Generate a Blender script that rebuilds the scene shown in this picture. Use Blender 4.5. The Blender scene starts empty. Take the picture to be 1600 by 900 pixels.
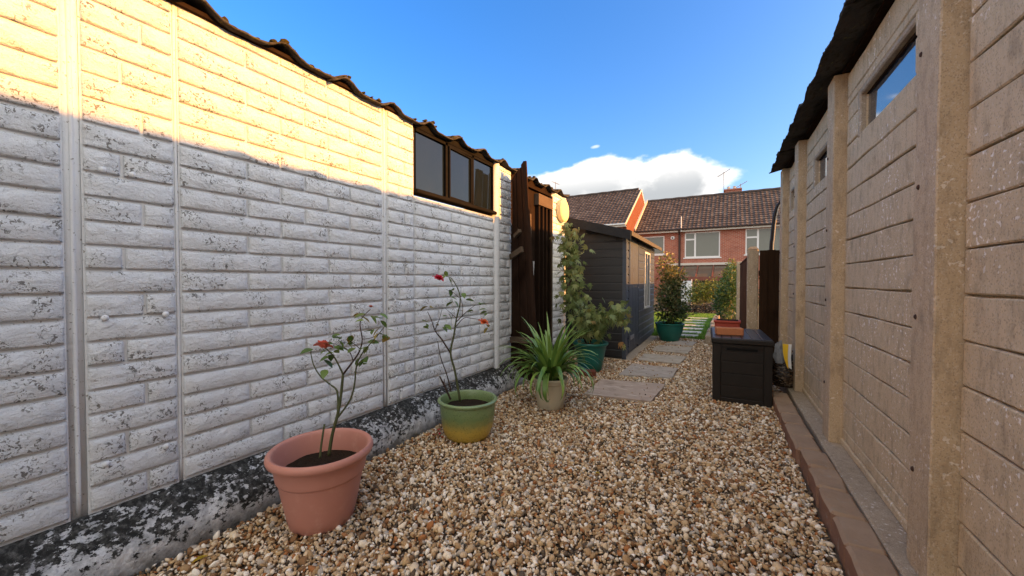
import bpy, bmesh, math, random
import numpy as np
from mathutils import Vector, Matrix, noise as mnoise
R = math.radians
random.seed(7); RNG = np.random.default_rng(7)
SC = bpy.context.scene
COL = SC.collection

# ---------------------------------------------------------------- camera
F = 600.0; YAW = math.atan(343 / F); PITCH = R(-1.15); H = 1.05      # photo 1600 px wide
cam = bpy.data.cameras.new('camera'); cam.sensor_width = 36; cam.lens = 36 * F / 1600
cam.clip_start = 0.02; cam.clip_end = 3000
co = bpy.data.objects.new('camera', cam); COL.objects.link(co)
co.location = (0, 0, H); co.rotation_euler = (math.pi / 2 + PITCH, 0, YAW); SC.camera = co
# pixel -> direction helpers (distance always comes from the plane the thing stands on)
FW = np.array([-math.sin(YAW) * math.cos(PITCH), math.cos(YAW) * math.cos(PITCH), math.sin(PITCH)])
RT = np.array([math.cos(YAW), math.sin(YAW), 0.0]); UP = np.cross(RT, FW); CP = np.array([0, 0, H])
def ray(u, v): return FW * F + RT * (u - 800) + UP * (450 - v)
def gz(u, v, z=0.0): d = ray(u, v); return CP + d * ((z - H) / d[2])
def px(u, v, x): d = ray(u, v); return CP + d * (x / d[0])
def py(u, v, y): d = ray(u, v); return CP + d * (y / d[1])
def pd(u, v, dep): return CP + ray(u, v) / F * dep

# ---------------------------------------------------------------- world, sun, exposure
SUNDIR = Vector((1.0, 0.10, 0.262)).normalized()        # towards the sun
EL = math.asin(SUNDIR.z); AZ = math.atan2(SUNDIR.x, SUNDIR.y)
w = bpy.data.worlds.new('World'); SC.world = w; w.use_nodes = True
nt = w.node_tree; nt.nodes.clear()
def wn(t, **k):
    n = nt.nodes.new(t)
    for a, b in k.items(): setattr(n, a, b)
    return n
def wl(a, b): nt.links.new(a, b)
def wmath(op, a, b=None, c=None, clamp=False):
    n = wn('ShaderNodeMath', operation=op, use_clamp=clamp)
    for i, s in enumerate((a, b, c)):
        if s is None: continue
        if isinstance(s, (int, float)): n.inputs[i].default_value = s
        else: wl(s, n.inputs[i])
    return n.outputs[0]
sky = wn('ShaderNodeTexSky', sky_type='NISHITA'); sky.sun_disc = False
sky.sun_elevation = EL; sky.sun_rotation = AZ
sky.altitude = 0; sky.air_density = 1.0; sky.dust_density = 4.2; sky.ozone_density = 3.0
tc = wn('ShaderNodeTexCoord'); sp = wn('ShaderNodeSeparateXYZ'); wl(tc.outputs['Generated'], sp.inputs[0])
dx, dy, dz = sp.outputs
ysafe = wmath('MAXIMUM', dy, 0.05)
cx = wmath('DIVIDE', dx, ysafe); cz = wmath('DIVIDE', dz, ysafe)
cv = wn('ShaderNodeCombineXYZ'); wl(cx, cv.inputs[0]); wl(cz, cv.inputs[1])
def wnoise(scale, detail, rough, off=0.0, sx=1.0):
    mp = wn('ShaderNodeMapping'); wl(cv.outputs[0], mp.inputs[0])
    mp.inputs['Location'].default_value = (off, off * .7, 0); mp.inputs['Scale'].default_value = (sx, 1, 1)
    n = wn('ShaderNodeTexNoise'); n.inputs['Scale'].default_value = scale
    n.inputs['Detail'].default_value = detail; n.inputs['Roughness'].default_value = rough
    wl(mp.outputs[0], n.inputs['Vector']); return n.outputs['Fac']
def blob(x0, z0, a, b, p=2.0):
    ex = wmath('POWER', wmath('ABSOLUTE', wmath('DIVIDE', wmath('SUBTRACT', cx, x0), a)), p)
    ez = wmath('POWER', wmath('ABSOLUTE', wmath('DIVIDE', wmath('SUBTRACT', cz, z0), b)), p)
    return wmath('SUBTRACT', 1.0, wmath('ADD', ex, ez))
n1 = wnoise(9.0, 7.0, .55, 3.1, .7); n2 = wnoise(3.5, 4, .5, 1.3, .6)
b1 = wmath('MAXIMUM', wmath('MAXIMUM', blob(-.30, .225, .31, .100), blob(-.16, .24, .13, .075)), blob(-.52, .20, .26, .11))
wisp = blob(-.318, .354, .02, .007)
def sstep(x, lo, hi):
    n = wn('ShaderNodeMapRange', interpolation_type='SMOOTHSTEP'); wl(x, n.inputs[0])
    n.inputs[1].default_value = lo; n.inputs[2].default_value = hi; return n.outputs[0]
shape = wmath('ADD', b1, wmath('ADD', wmath('MULTIPLY', wmath('SUBTRACT', n1, .5), 2.0), wmath('MULTIPLY', wmath('SUBTRACT', n2, .5), 1.2)))
m1 = sstep(shape, .02, .38)
m2 = wmath('MULTIPLY', sstep(wmath('ADD', wisp, wmath('MULTIPLY', wmath('SUBTRACT', n1, .5), 3.0)), .2, 1.0), .55)
mask = wmath('MULTIPLY', wmath('MAXIMUM', m1, m2), sstep(dy, .1, .3))
# added cloud outside the view, overhead and south-east, filling the shade with neutral light
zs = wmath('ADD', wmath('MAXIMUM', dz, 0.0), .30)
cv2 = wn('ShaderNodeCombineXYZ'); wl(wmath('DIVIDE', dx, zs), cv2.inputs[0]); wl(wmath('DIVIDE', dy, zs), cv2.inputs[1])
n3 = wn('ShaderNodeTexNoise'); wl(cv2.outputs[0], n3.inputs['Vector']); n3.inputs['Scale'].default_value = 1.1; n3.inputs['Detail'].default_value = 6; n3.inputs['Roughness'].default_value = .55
fill_bias = wmath('ADD', wmath('ADD', wmath('MULTIPLY', dx, .50), wmath('MULTIPLY', dy, -.87)), wmath('MULTIPLY', dz, .40))
fill_cloud = sstep(wmath('ADD', fill_bias, wmath('MULTIPLY', wmath('SUBTRACT', n3.outputs['Fac'], .5), 1.6)), .0, .45)
mask = wmath('MAXIMUM', mask, fill_cloud)
# the body of the cloud is greyer underneath, where it is thick, and white at its sunlit rim
thick = sstep(wmath('ADD', shape, wmath('MULTIPLY', wmath('SUBTRACT', n1, .5), 1.2)), .15, .95)
lowr = sstep(cz, .30, .21)
gr = wmath('MULTIPLY', wmath('MULTIPLY', thick, sstep(dy, .1, .3)), wmath('ADD', .35, wmath('MULTIPLY', lowr, .65)))
cc = wn('ShaderNodeMix', data_type='RGBA'); wl(gr, cc.inputs[0])
CL = 1.52
cc.inputs[6].default_value = (CL * 1.0, CL * 1.0, CL * 1.04, 1); cc.inputs[7].default_value = (CL * .40, CL * .43, CL * .48, 1)
hs = wn('ShaderNodeHueSaturation'); wl(sky.outputs[0], hs.inputs['Color'])
hs.inputs['Hue'].default_value = .512; hs.inputs['Saturation'].default_value = 1.34; hs.inputs['Value'].default_value = .54
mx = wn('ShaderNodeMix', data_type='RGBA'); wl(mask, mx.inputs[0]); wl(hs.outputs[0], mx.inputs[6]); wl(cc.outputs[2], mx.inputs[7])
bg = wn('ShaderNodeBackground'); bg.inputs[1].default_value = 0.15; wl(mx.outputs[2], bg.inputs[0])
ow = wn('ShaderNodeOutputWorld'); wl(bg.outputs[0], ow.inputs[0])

sun = bpy.data.lights.new('sun', 'SUN'); sun.energy = 2.0; sun.angle = R(0.6); sun.color = (.90, .37, .072)
so = bpy.data.objects.new('sun', sun); COL.objects.link(so)
so.rotation_euler = SUNDIR.to_track_quat('Z', 'Y').to_euler(); so.location = (30, 3, 9)
vs = SC.view_settings; vs.view_transform = 'Standard'; vs.look = 'None'; vs.gamma = 1; vs.use_curve_mapping = False
vs.exposure = 2.70
vs.use_white_balance = True; vs.white_balance_temperature = 6950; vs.white_balance_tint = 8
SC.cycles.use_denoising = True; SC.cycles.max_bounces = 10; SC.cycles.diffuse_bounces = 5
SC.cycles.caustics_reflective = True; SC.cycles.blur_glossy = 0.8
SC.cycles.sample_clamp_indirect = 12.0

# ---------------------------------------------------------------- helpers
class MB:
    """collects boxes, tubes, lathes; build() links them as ONE mesh object"""
    def __init__(s): s.v = []; s.f = []
    def add(s, v, f):
        o = len(s.v); s.v += [tuple(map(float, p)) for p in v]; s.f += [tuple(i + o for i in q) for q in f]; return s
    def box(s, x0, x1, y0, y1, z0, z1, bev=0.0):
        if bev <= 0:
            return s.add([(x0, y0, z0), (x1, y0, z0), (x1, y1, z0), (x0, y1, z0), (x0, y0, z1), (x1, y0, z1), (x1, y1, z1), (x0, y1, z1)],
                         [(0, 3, 2, 1), (4, 5, 6, 7), (0, 1, 5, 4), (1, 2, 6, 5), (2, 3, 7, 6), (3, 0, 4, 7)])
        bm = bmesh.new(); bmesh.ops.create_cube(bm, size=1)
        for q in bm.verts: q.co = Vector(((x0 + x1) / 2 + q.co.x * (x1 - x0), (y0 + y1) / 2 + q.co.y * (y1 - y0), (z0 + z1) / 2 + q.co.z * (z1 - z0)))
        bmesh.ops.bevel(bm, geom=bm.edges[:], offset=min(bev, .45 * min(x1 - x0, y1 - y0, z1 - z0)), segments=1, affect='EDGES', profile=.5)
        return s.frombm(bm)
    def frombm(s, bm):
        bm.verts.index_update(); s.add([q.co for q in bm.verts], [[q.index for q in f.verts] for f in bm.faces]); bm.free(); return s
    def obox(s, c, ax, ay, az, hx, hy, hz):
        c, ax, ay, az = map(np.array, (c, ax, ay, az)); vv = []
        for k in (-1, 1):
            for (i, j) in ((-1, -1), (1, -1), (1, 1), (-1, 1)): vv.append(c + ax * hx * i + ay * hy * j + az * hz * k)
        return s.add(vv, [(0, 3, 2, 1), (4, 5, 6, 7), (0, 1, 5, 4), (1, 2, 6, 5), (2, 3, 7, 6), (3, 0, 4, 7)])
    def bar(s, a, b, w, t, up=(0, 0, 1)):
        a, b = np.array(a, float), np.array(b, float); d = b - a; L = np.linalg.norm(d); d /= L
        sx = np.cross(d, up); sx /= np.linalg.norm(sx); u2 = np.cross(sx, d)
        return s.obox((a + b) / 2, d, sx, u2, L / 2, w / 2, t / 2)
    def tube(s, pts, rad, n=6, cap=True):
        pts = [np.array(p, float) for p in pts]; m = len(pts)
        if not hasattr(rad, '__len__'): rad = [rad] * m
        rings = []
        for i, p in enumerate(pts):
            d = pts[min(i + 1, m - 1)] - pts[max(i - 1, 0)]; d /= (np.linalg.norm(d) + 1e-9)
            ref = np.array([1., 0, 0]) if abs(d[0]) < .8 else np.array([0, 1., 0])
            a = np.cross(d, ref); a /= np.linalg.norm(a); b = np.cross(d, a)
            rings.append([p + rad[i] * (a * math.cos(2 * math.pi * k / n) + b * math.sin(2 * math.pi * k / n)) for k in range(n)])
        v = [q for r in rings for q in r]; f = []
        for i in range(m - 1):
            for k in range(n): f.append((i * n + k, i * n + (k + 1) % n, (i + 1) * n + (k + 1) % n, (i + 1) * n + k))
        if cap: f += [tuple(range(n))[::-1], tuple((m - 1) * n + k for k in range(n))]
        return s.add(v, f)
    def lathe(s, prof, n=40, c=(0, 0, 0), wob=0.0):
        v = []; f = []; m = len(prof)
        for (r, z) in prof:
            for k in range(n):
                a = 2 * math.pi * k / n; rr = r * (1 + wob * math.sin(3 * a + z * 9))
                v.append((c[0] + rr * math.cos(a), c[1] + rr * math.sin(a), c[2] + z))
        for i in range(m - 1):
            for k in range(n): f.append((i * n + k, i * n + (k + 1) % n, (i + 1) * n + (k + 1) % n, (i + 1) * n + k))
        return s.add(v, f)
    def mesh(s, name, mat=None, smooth=False):
        me = bpy.data.meshes.new(name); me.from_pydata(s.v, [], s.f)
        if mat: me.materials.append(mat)
        if smooth: me.shade_smooth()
        me.update(); return me
    def build(s, name, mat=None, parent=None, smooth=False, angle=None):
        o = bpy.data.objects.new(name, s.mesh(name, mat, smooth or angle is not None)); COL.objects.link(o); o.parent = parent
        if angle is not None: o.data.set_sharp_from_angle(angle=R(angle))
        return o
def link(name, me, parent=None, loc=None, rot=None, scale=None):
    o = bpy.data.objects.new(name, me); COL.objects.link(o); o.parent = parent
    if loc is not None: o.location = loc
    if rot is not None: o.rotation_euler = rot
    if scale is not None: o.scale = scale
    return o
def tag(o, label=None, cat=None, group=None, kind=None):
    if label: o['label'] = label
    if cat: o['category'] = cat
    if group: o['group'] = group
    if kind: o['kind'] = kind
    return o
def thing(name, label, cat, loc=(0, 0, 0), rz=0.0, group=None):
    o = bpy.data.objects.new(name, None); COL.objects.link(o); o.empty_display_size = .1
    o.location = loc; o.rotation_euler = (0, 0, rz); return tag(o, label, cat, group)
def nz(x, y, z, s=1.0): return mnoise.noise(Vector((x * s, y * s, z * s)))

# ---------------------------------------------------------------- materials
class MT:
    def __init__(s, name, rough=.8, spec=.3):
        s.m = bpy.data.materials.new(name); s.m.use_nodes = True; s.t = s.m.node_tree
        s.b = s.t.nodes['Principled BSDF']; s.b.inputs['Roughness'].default_value = rough
        s.b.inputs['Specular IOR Level'].default_value = spec; s._pos = None
    def n(s, t, **k):
        q = s.t.nodes.new(t)
        for a, b in k.items(): setattr(q, a, b)
        return q
    def l(s, a, b): s.t.links.new(a, b)
    def put(s, sock, v):
        if hasattr(v, 'links') or isinstance(v, bpy.types.NodeSocket): s.l(v, sock)
        elif isinstance(v, (tuple, list)) and len(v) == 3 and sock.type == 'RGBA': sock.default_value = (*v, 1)
        else: sock.default_value = v
    def pos(s, scale=(1, 1, 1), src='pos', loc=(0, 0, 0)):
        if src == 'pos': p = s.n('ShaderNodeNewGeometry').outputs['Position']
        else: p = s.n('ShaderNodeTexCoord').outputs[src]
        mp = s.n('ShaderNodeMapping'); s.l(p, mp.inputs[0]); mp.inputs['Scale'].default_value = scale; mp.inputs['Location'].default_value = loc
        return mp.outputs[0]
    def noise(s, scale, detail=4, rough=.55, vec=None, dist=0.0, stretch=(1, 1, 1), loc=(0, 0, 0)):
        q = s.n('ShaderNodeTexNoise'); s.l(vec if vec is not None else s.pos(stretch, loc=loc), q.inputs['Vector'])
        for k, v in (('Scale', scale), ('Detail', detail), ('Roughness', rough), ('Distortion', dist)): q.inputs[k].default_value = v
        return q.outputs['Fac']
    def voro(s, scale, feature='F1', out='Distance', stretch=(1, 1, 1), rand=1.0):
        q = s.n('ShaderNodeTexVoronoi', feature=feature); s.l(s.pos(stretch), q.inputs['Vector'])
        q.inputs['Scale'].default_value = scale; q.inputs['Randomness'].default_value = rand; return q.outputs[out]
    def math(s, op, a, b=None, clamp=False):
        q = s.n('ShaderNodeMath', operation=op, use_clamp=clamp); s.put(q.inputs[0], a)
        if b is not None: s.put(q.inputs[1], b)
        return q.outputs[0]
    def step(s, x, lo, hi):
        q = s.n('ShaderNodeMapRange', interpolation_type='SMOOTHSTEP'); s.l(x, q.inputs[0]); q.inputs[1].default_value = lo; q.inputs[2].default_value = hi
        return q.outputs[0]
    def ramp(s, x, stops, interp='LINEAR'):
        q = s.n('ShaderNodeValToRGB'); q.color_ramp.interpolation = interp; e = q.color_ramp.elements
        while len(e) < len(stops): e.new(.5)
        for i, (p, c) in enumerate(stops): e[i].position = p; e[i].color = (*c, 1)
        s.l(x, q.inputs[0]); return q.outputs[0]
    def mix(s, a, b, fac, blend='MIX'):
        q = s.n('ShaderNodeMix', data_type='RGBA', blend_type=blend); s.put(q.inputs[0], fac); s.put(q.inputs[6], a); s.put(q.inputs[7], b); return q.outputs[2]
    def attr(s, name, out='Fac'): q = s.n('ShaderNodeAttribute', attribute_name=name); return q.outputs[out]
    def rnd(s): return s.n('ShaderNodeObjectInfo').outputs['Random']
    def bump(s, h, strength=.5, dist=.01, prev=None):
        q = s.n('ShaderNodeBump'); q.inputs['Strength'].default_value = strength; q.inputs['Distance'].default_value = dist; s.l(h, q.inputs['Height'])
        if prev is not None: s.l(prev, q.inputs['Normal'])
        s.l(q.outputs[0], s.b.inputs['Normal']); return q.outputs[0]
    def col(s, c): s.put(s.b.inputs['Base Color'], c); return s
    def rough(s, r): s.put(s.b.inputs['Roughness'], r); return s
    def set(s, **k):
        for a, v in k.items(): s.b.inputs[a.replace('_', ' ')].default_value = v
        return s
def z_of(M): q = M.n('ShaderNodeSeparateXYZ'); M.l(M.n('ShaderNodeNewGeometry').outputs['Position'], q.inputs[0]); return q.outputs['Z']

def simple(name, c, rough=.7, var=.18, scale=8, spec=.3, bump=0.0, bs=60, bd=.004):
    M = MT(name, rough, spec); n = M.noise(scale, 5, .6)
    M.col(M.mix(tuple(x * (1 - var) for x in c), tuple(min(1, x * (1 + var)) for x in c), n))
    if bump: M.bump(M.noise(bs, 5, .6), bump, bd)
    return M.m
def m_whitewall():
    M = MT('white_masonry_paint', .7, .15)
    base = M.mix((.76, .785, .81), (.85, .87, .89), M.noise(6, 5, .6))
    base = M.mix(base, (.58, .57, .54), M.math('MULTIPLY', M.step(M.noise(3.1, 4, .6, loc=(4, 2, 1)), .55, .8), .35))
    clus = M.step(M.noise(11, 3, .55, loc=(1, 5, 2)), .46, .60)
    chips = M.step(M.noise(90, 3, .6, dist=.8), .56, .585)
    ch2 = M.step(M.noise(240, 2, .5), .66, .69)
    fac = M.math('MAXIMUM', M.math('MULTIPLY', clus, chips), M.math('MULTIPLY', ch2, .55))
    dark = M.mix((.10, .095, .085), (.26, .25, .23), M.noise(60, 2, .5))
    M.col(M.mix(base, dark, M.math('MULTIPLY', fac, .9)))
    nb = M.noise(27, 8, .70, stretch=(1, .8, 1.15), dist=.25)
    b1 = M.bump(nb, .9, .024)
    M.bump(M.math('SUBTRACT', M.noise(110, 4, .6), M.math('MULTIPLY', fac, .5)), .45, .004, b1)
    return M.m
def m_whiteflat():
    M = MT('white_joint_paint', .7, .3)
    base = M.mix((.68, .70, .72), (.78, .80, .82), M.noise(9, 5, .6))
    fac = M.step(M.noise(80, 3, .6), .64, .68)
    M.col(M.mix(base, (.20, .175, .14), M.math('MULTIPLY', fac, .7)))
    M.bump(M.noise(90, 5, .65), .4, .006); return M.m
def m_plinth():
    M = MT('flaking_black_bitumen', .75, .12)
    z = z_of(M)
    nA = M.noise(46, 8, .68, dist=.2, stretch=(1, .8, 1)); nB = M.noise(7, 4, .55)
    t = M.math('ADD', nA, M.math('MULTIPLY', M.math('SUBTRACT', nB, .5), .45))
    t = M.math('ADD', t, M.math('MULTIPLY', M.math('SUBTRACT', .12, z), 1.1))
    peel = M.step(t, .47, .525)
    white = M.mix((.30, .305, .31), (.76, .77, .78), M.step(M.noise(18, 7, .7), .3, .75))
    black = M.mix((.026, .026, .024), (.17, .168, .16), M.step(M.noise(44, 7, .7), .42, .78))
    dirt = M.step(M.math('ADD', z, M.math('MULTIPLY', M.noise(12, 4, .6), .08)), .105, .04)
    c = M.mix(black, white, peel); c = M.mix(c, (.09, .085, .075), M.math('MULTIPLY', dirt, .8))
    M.col(c); b = M.bump(M.noise(16, 7, .65), .9, .03)
    M.bump(M.math('ADD', M.math('MULTIPLY', peel, -.5), M.noise(90, 4, .6)), .6, .004, b); return M.m
def m_concrete(name, a, b, lich=(.92, .86, .76), la=.55, dark=(.16, .12, .08)):
    M = MT(name, .95, .0)
    c = M.mix(a, b, M.noise(3.2, 5, .6))
    c = M.mix(c, dark, M.math('MULTIPLY', M.step(M.noise(1.7, 4, .65, loc=(3, 1, 7), stretch=(1, 1, .45)), .54, .80), .38))
    ag = M.voro(330, out='Color', stretch=(1, 1, .7)); q = M.n('ShaderNodeSeparateXYZ'); M.l(ag, q.inputs[0])
    c = M.mix(c, (.62, .53, .42), M.math('MULTIPLY', M.step(q.outputs[0], .80, .86), .35))
    c = M.mix(c, (.10, .07, .05), M.math('MULTIPLY', M.step(q.outputs[1], .84, .9), .30))
    sp = M.math('MULTIPLY', M.step(M.noise(62, 3, .5, loc=(9, 9, 2)), .615, .66), M.step(M.noise(3.2, 3, .5, loc=(2, 8, 1)), .44, .60))
    c = M.mix(c, lich, M.math('MULTIPLY', sp, min(1, la * 1.5)))
    M.col(c)
    c2_ = M.step(M.noise(26, 5, .65, stretch=(1, 1, .35), loc=(1, 1, 5)), .45, .75); M.col(M.mix(c, dark, M.math('MULTIPLY', c2_, .42))); b1 = M.bump(M.noise(14, 5, .6), .35, .014); M.bump(M.noise(150, 4, .7), .65, .0035, b1); return M.m
def m_roofsheet():
    M = MT('weathered_cement_sheet', .95, .0)
    c = M.mix((.04, .036, .032), (.11, .10, .09), M.noise(9, 6, .65))
    c = M.mix(c, (.05, .045, .03), M.step(M.noise(30, 5, .6), .52, .68))
    c = M.mix(c, (.20, .19, .06), M.math('MULTIPLY', M.step(M.noise(22, 4, .6, loc=(5, 1, 1)), .62, .72), .5))
    M.col(c); M.bump(M.noise(70, 6, .7), .9, .012); return M.m
def m_glass(name='window_glass', tint=(.020, .026, .030), dirt=.35, ior=1.75):
    M = MT(name, .04, .5); M.b.inputs['IOR'].default_value = ior
    d = M.step(M.noise(7, 5, .65, stretch=(1, 1, .6)), .45, .85)
    M.col(M.mix(tint, (.20, .19, .17), M.math('MULTIPLY', d, dirt)))
    M.rough(M.math('ADD', .045, M.math('MULTIPLY', d, .10))); return M.m
def m_timber(name, a, b, ax=2, rough=.85):
    M = MT(name, rough, .0); st = [9, 9, 9]; st[ax] = .7
    g = M.noise(5, 6, .65, stretch=tuple(st), dist=.4)
    c = M.mix(a, b, g); c = M.mix(c, tuple(x * .8 for x in a), M.step(M.noise(3, 3, .5), .5, .8))
    M.col(c); M.bump(g, .4, .006); return M.m
def m_paintboard(name, a, b, rough=.42):
    M = MT(name, rough, .5); c = M.mix(a, b, M.noise(4, 5, .6))
    c = M.mix(c, tuple(min(1, x * 2.2 + .02) for x in b), M.math('MULTIPLY', M.step(M.noise(45, 4, .6, stretch=(1, .2, 2)), .62, .75), .35))
    M.col(c); M.rough(M.math('ADD', rough - .08, M.math('MULTIPLY', M.noise(9, 4, .6), .25)))
    M.bump(M.noise(40, 5, .6, stretch=(1, .12, 2.5)), .3, .004); return M.m
def m_stone():
    M = MT('gravel_pebble', .8, .0); r = M.rnd()
    c = M.ramp(r, [(0, (.84, .75, .63)), (.10, (.62, .48, .33)), (.22, (.42, .28, .16)), (.36, (.74, .62, .47)), (.45, (.25, .145, .08)), (.56, (.54, .40, .26)),
                   (.65, (.92, .88, .82)), (.73, (.48, .44, .40)), (.81, (.38, .17, .075)), (.87, (.12, .095, .075)), (.94, (.56, .40, .23)), (1, (.95, .93, .90))], 'CONSTANT')
    c = M.mix(c, (1.0, .95, .86), 1.0, 'MULTIPLY')
    c = M.mix(c, (.34, .24, .15), M.math('MULTIPLY', M.step(M.noise(1.6, 4, .6), .48, .75), .22))
    c = M.mix(c, (.22, .17, .12), M.math('MULTIPLY', M.step(M.noise(160, 3, .6), .58, .75), .28))
    M.col(c); M.bump(M.noise(220, 3, .6), .3, .002); return M.m
def m_leaf(name, stops, rough=.45, trans=.25):
    M = MT(name, rough, .4); c = M.ramp(M.attr('rnd'), stops); M.col(M.mix(c, tuple(x * .75 for x in stops[0][1]), M.math('MULTIPLY', M.noise(30, 3, .5), .5)))
    tr = M.n('ShaderNodeBsdfTranslucent'); M.l(c, tr.inputs[0]); ms = M.n('ShaderNodeMixShader'); ms.inputs[0].default_value = trans
    M.l(M.b.outputs[0], ms.inputs[1]); M.l(tr.outputs[0], ms.inputs[2]); M.l(ms.outputs[0], M.t.nodes['Material Output'].inputs[0]); return M.m
def m_leafobj(name, a, b, rough=.4, trans=.25):
    M = MT(name, rough, .45); c = M.mix(a, b, M.rnd()); M.col(c)
    tr = M.n('ShaderNodeBsdfTranslucent'); M.l(c, tr.inputs[0]); ms = M.n('ShaderNodeMixShader'); ms.inputs[0].default_value = trans
    M.l(M.b.outputs[0], ms.inputs[1]); M.l(tr.outputs[0], ms.inputs[2]); M.l(ms.outputs[0], M.t.nodes['Material Output'].inputs[0]); return M.m
def m_brickwall(name, a, b, mortar=(.44, .34, .27)):
    M = MT(name, .85, .2); q = M.n('ShaderNodeTexBrick')
    p = M.n('ShaderNodeNewGeometry').outputs['Position']; sp = M.n('ShaderNodeSeparateXYZ'); M.l(p, sp.inputs[0])
    cb = M.n('ShaderNodeCombineXYZ'); M.l(M.math('ADD', sp.outputs[0], sp.outputs[1]), cb.inputs[0]); M.l(sp.outputs[2], cb.inputs[1]); M.l(cb.outputs[0], q.inputs['Vector'])
    q.inputs['Color1'].default_value = (*a, 1); q.inputs['Color2'].default_value = (*b, 1); q.inputs['Mortar'].default_value = (*mortar, 1)
    q.inputs['Scale'].default_value = 1.0; q.inputs['Brick Width'].default_value = .225; q.inputs['Row Height'].default_value = .075; q.inputs['Mortar Size'].default_value = .009
    c = M.mix(q.outputs['Color'], (.20, .08, .05), M.math('MULTIPLY', M.step(M.noise(2.2, 4, .6), .45, .8), .5)); M.col(c)
    M.bump(q.outputs['Fac'], -.4, .01); return M.m

MAT = dict(
    wall=m_whitewall(), joint=m_whiteflat(), plinth=m_plinth(),
    tan=m_concrete('tan_concrete_board', (.54, .405, .25), (.66, .515, .335)),
    post=m_concrete('tan_concrete_post', (.47, .345, .215), (.58, .44, .29), la=.3),
    slabc=m_concrete('grey_concrete_base', (.33, .255, .175), (.47, .38, .275), la=.35),
    sheet=m_roofsheet(), glass=m_glass(tint=(.008, .012, .016), dirt=.03, ior=1.42), rglass=m_glass('bright_garage_glass', (.02, .03, .04), .06, 4.0),
    hglass=m_glass('house_window_glass', (.15, .155, .12), .3, 1.6),
    darkwood=m_timber('dark_brown_timber', (.012, .008, .006), (.042, .026, .018)),
    doorwood=m_timber('brown_door_timber', (.018, .010, .007), (.050, .029, .020)),
    rawwood=m_timber('bare_weathered_timber', (.085, .062, .045), (.17, .125, .09), ax=1),
    framewood=m_timber('window_frame_timber', (.006, .0055, .005), (.022, .020, .018), ax=1),
    palewood=m_timber('pale_timber', (.42, .34, .22), (.62, .53, .38), ax=0),
    shed=m_paintboard('charcoal_shed_paint', (.022, .022, .023), (.038, .038, .040)),
    shed_skylit=m_paintboard('sky_tinted_shed_paint', (.040, .050, .070), (.070, .084, .110)),  # same shed paint for the side, with blue sky reflection put into its colour
    felt=simple('roof_felt', (.03, .03, .032), .9, .3, 20, .2, .4),
    feltsun=simple('green_mineral_felt', (.12, .11, .085), .95, .2, 40, .1, .5, 120),
    white=simple('white_upvc', (.80, .80, .78), .35, .04),
    fascia=simple('pale_fascia', (.62, .58, .50), .5, .08),
    brickh=m_brickwall('red_house_brick', (.36, .085, .05), (.46, .14, .08)),
    brickg=m_brickwall('orange_gable_brick', (.16, .048, .026), (.20, .066, .036), (.17, .09, .06)),
    pipe=simple('brown_downpipe', (.05, .03, .025), .4, .1),
    metal=simple('grey_metal', (.25, .25, .26), .4, .1),
    poly=simple('bronze_polycarbonate', (.10, .072, .05), .22, .2, 3, .5),
    canopywood=simple('red_brown_canopy_timber', (.20, .07, .045), .5, .15),
    soil=simple('dark_soil', (.035, .024, .016), 1, .4, 30, .1, 1.0, 80, .02),
    box=simple('black_resin', (.020, .0155, .012), .5, .25, 20, .25, .25, 70, .003),
    slat=simple('black_resin_lid', (.03, .03, .032), .33, .15, 30, .5, .2, 90, .002),
    kerb=None, redbrick=simple('terracotta_brick', (.50, .19, .085), .85, .22, 25, .2, .5, 120, .004),
    fencewood=m_timber('fence_board', (.085, .042, .028), (.18, .095, .06)),
    darkfence=m_timber('dark_fence_board', (.020, .011, .007), (.050, .028, .016)),
    fpost=m_concrete('grey_concrete_fence_post', (.40, .30, .19), (.54, .42, .29)),
    earth=simple('bare_earth', (.10, .085, .055), 1, .3, 2, .1, .6, 30, .02),
    gravelbase=simple('gravel_bed', (.16, .115, .08), 1, .4, 60, .1, 1.0, 90, .02),
    grassbase=simple('lawn_soil', (.07, .13, .03), 1, .3, 10, .1, .6, 60, .02),
    stone=m_stone(),
)

# ================================================================ THE SETTING
g = MB(); g.add([(-900, -900, -.05), (900, -900, -.05), (900, 900, -.05), (-900, 900, -.05)], [(0, 1, 2, 3)])
tag(g.build('ground', MAT['earth']), 'bare earth ground running under the gardens', 'ground', kind='structure')
g = MB(); g.add([(-2.05, -2.6, -.010), (.62, -2.6, -.010), (.62, 7.5, -.010), (-2.05, 7.5, -.010)], [(0, 1, 2, 3)])
tag(g.build('gravel_bed', MAT['gravelbase']), 'brown grit bed under the loose gravel', 'path', kind='structure')
g = MB(); g.add([(-3.2, 7.52, .0), (-.33, 7.52, .0), (-.37, 13.1, .0), (-3.2, 13.1, .0)], [(0, 1, 2, 3)])
tag(g.build('lawn', MAT['grassbase']), 'green lawn at the end of the gravel path', 'lawn', kind='structure')

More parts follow.
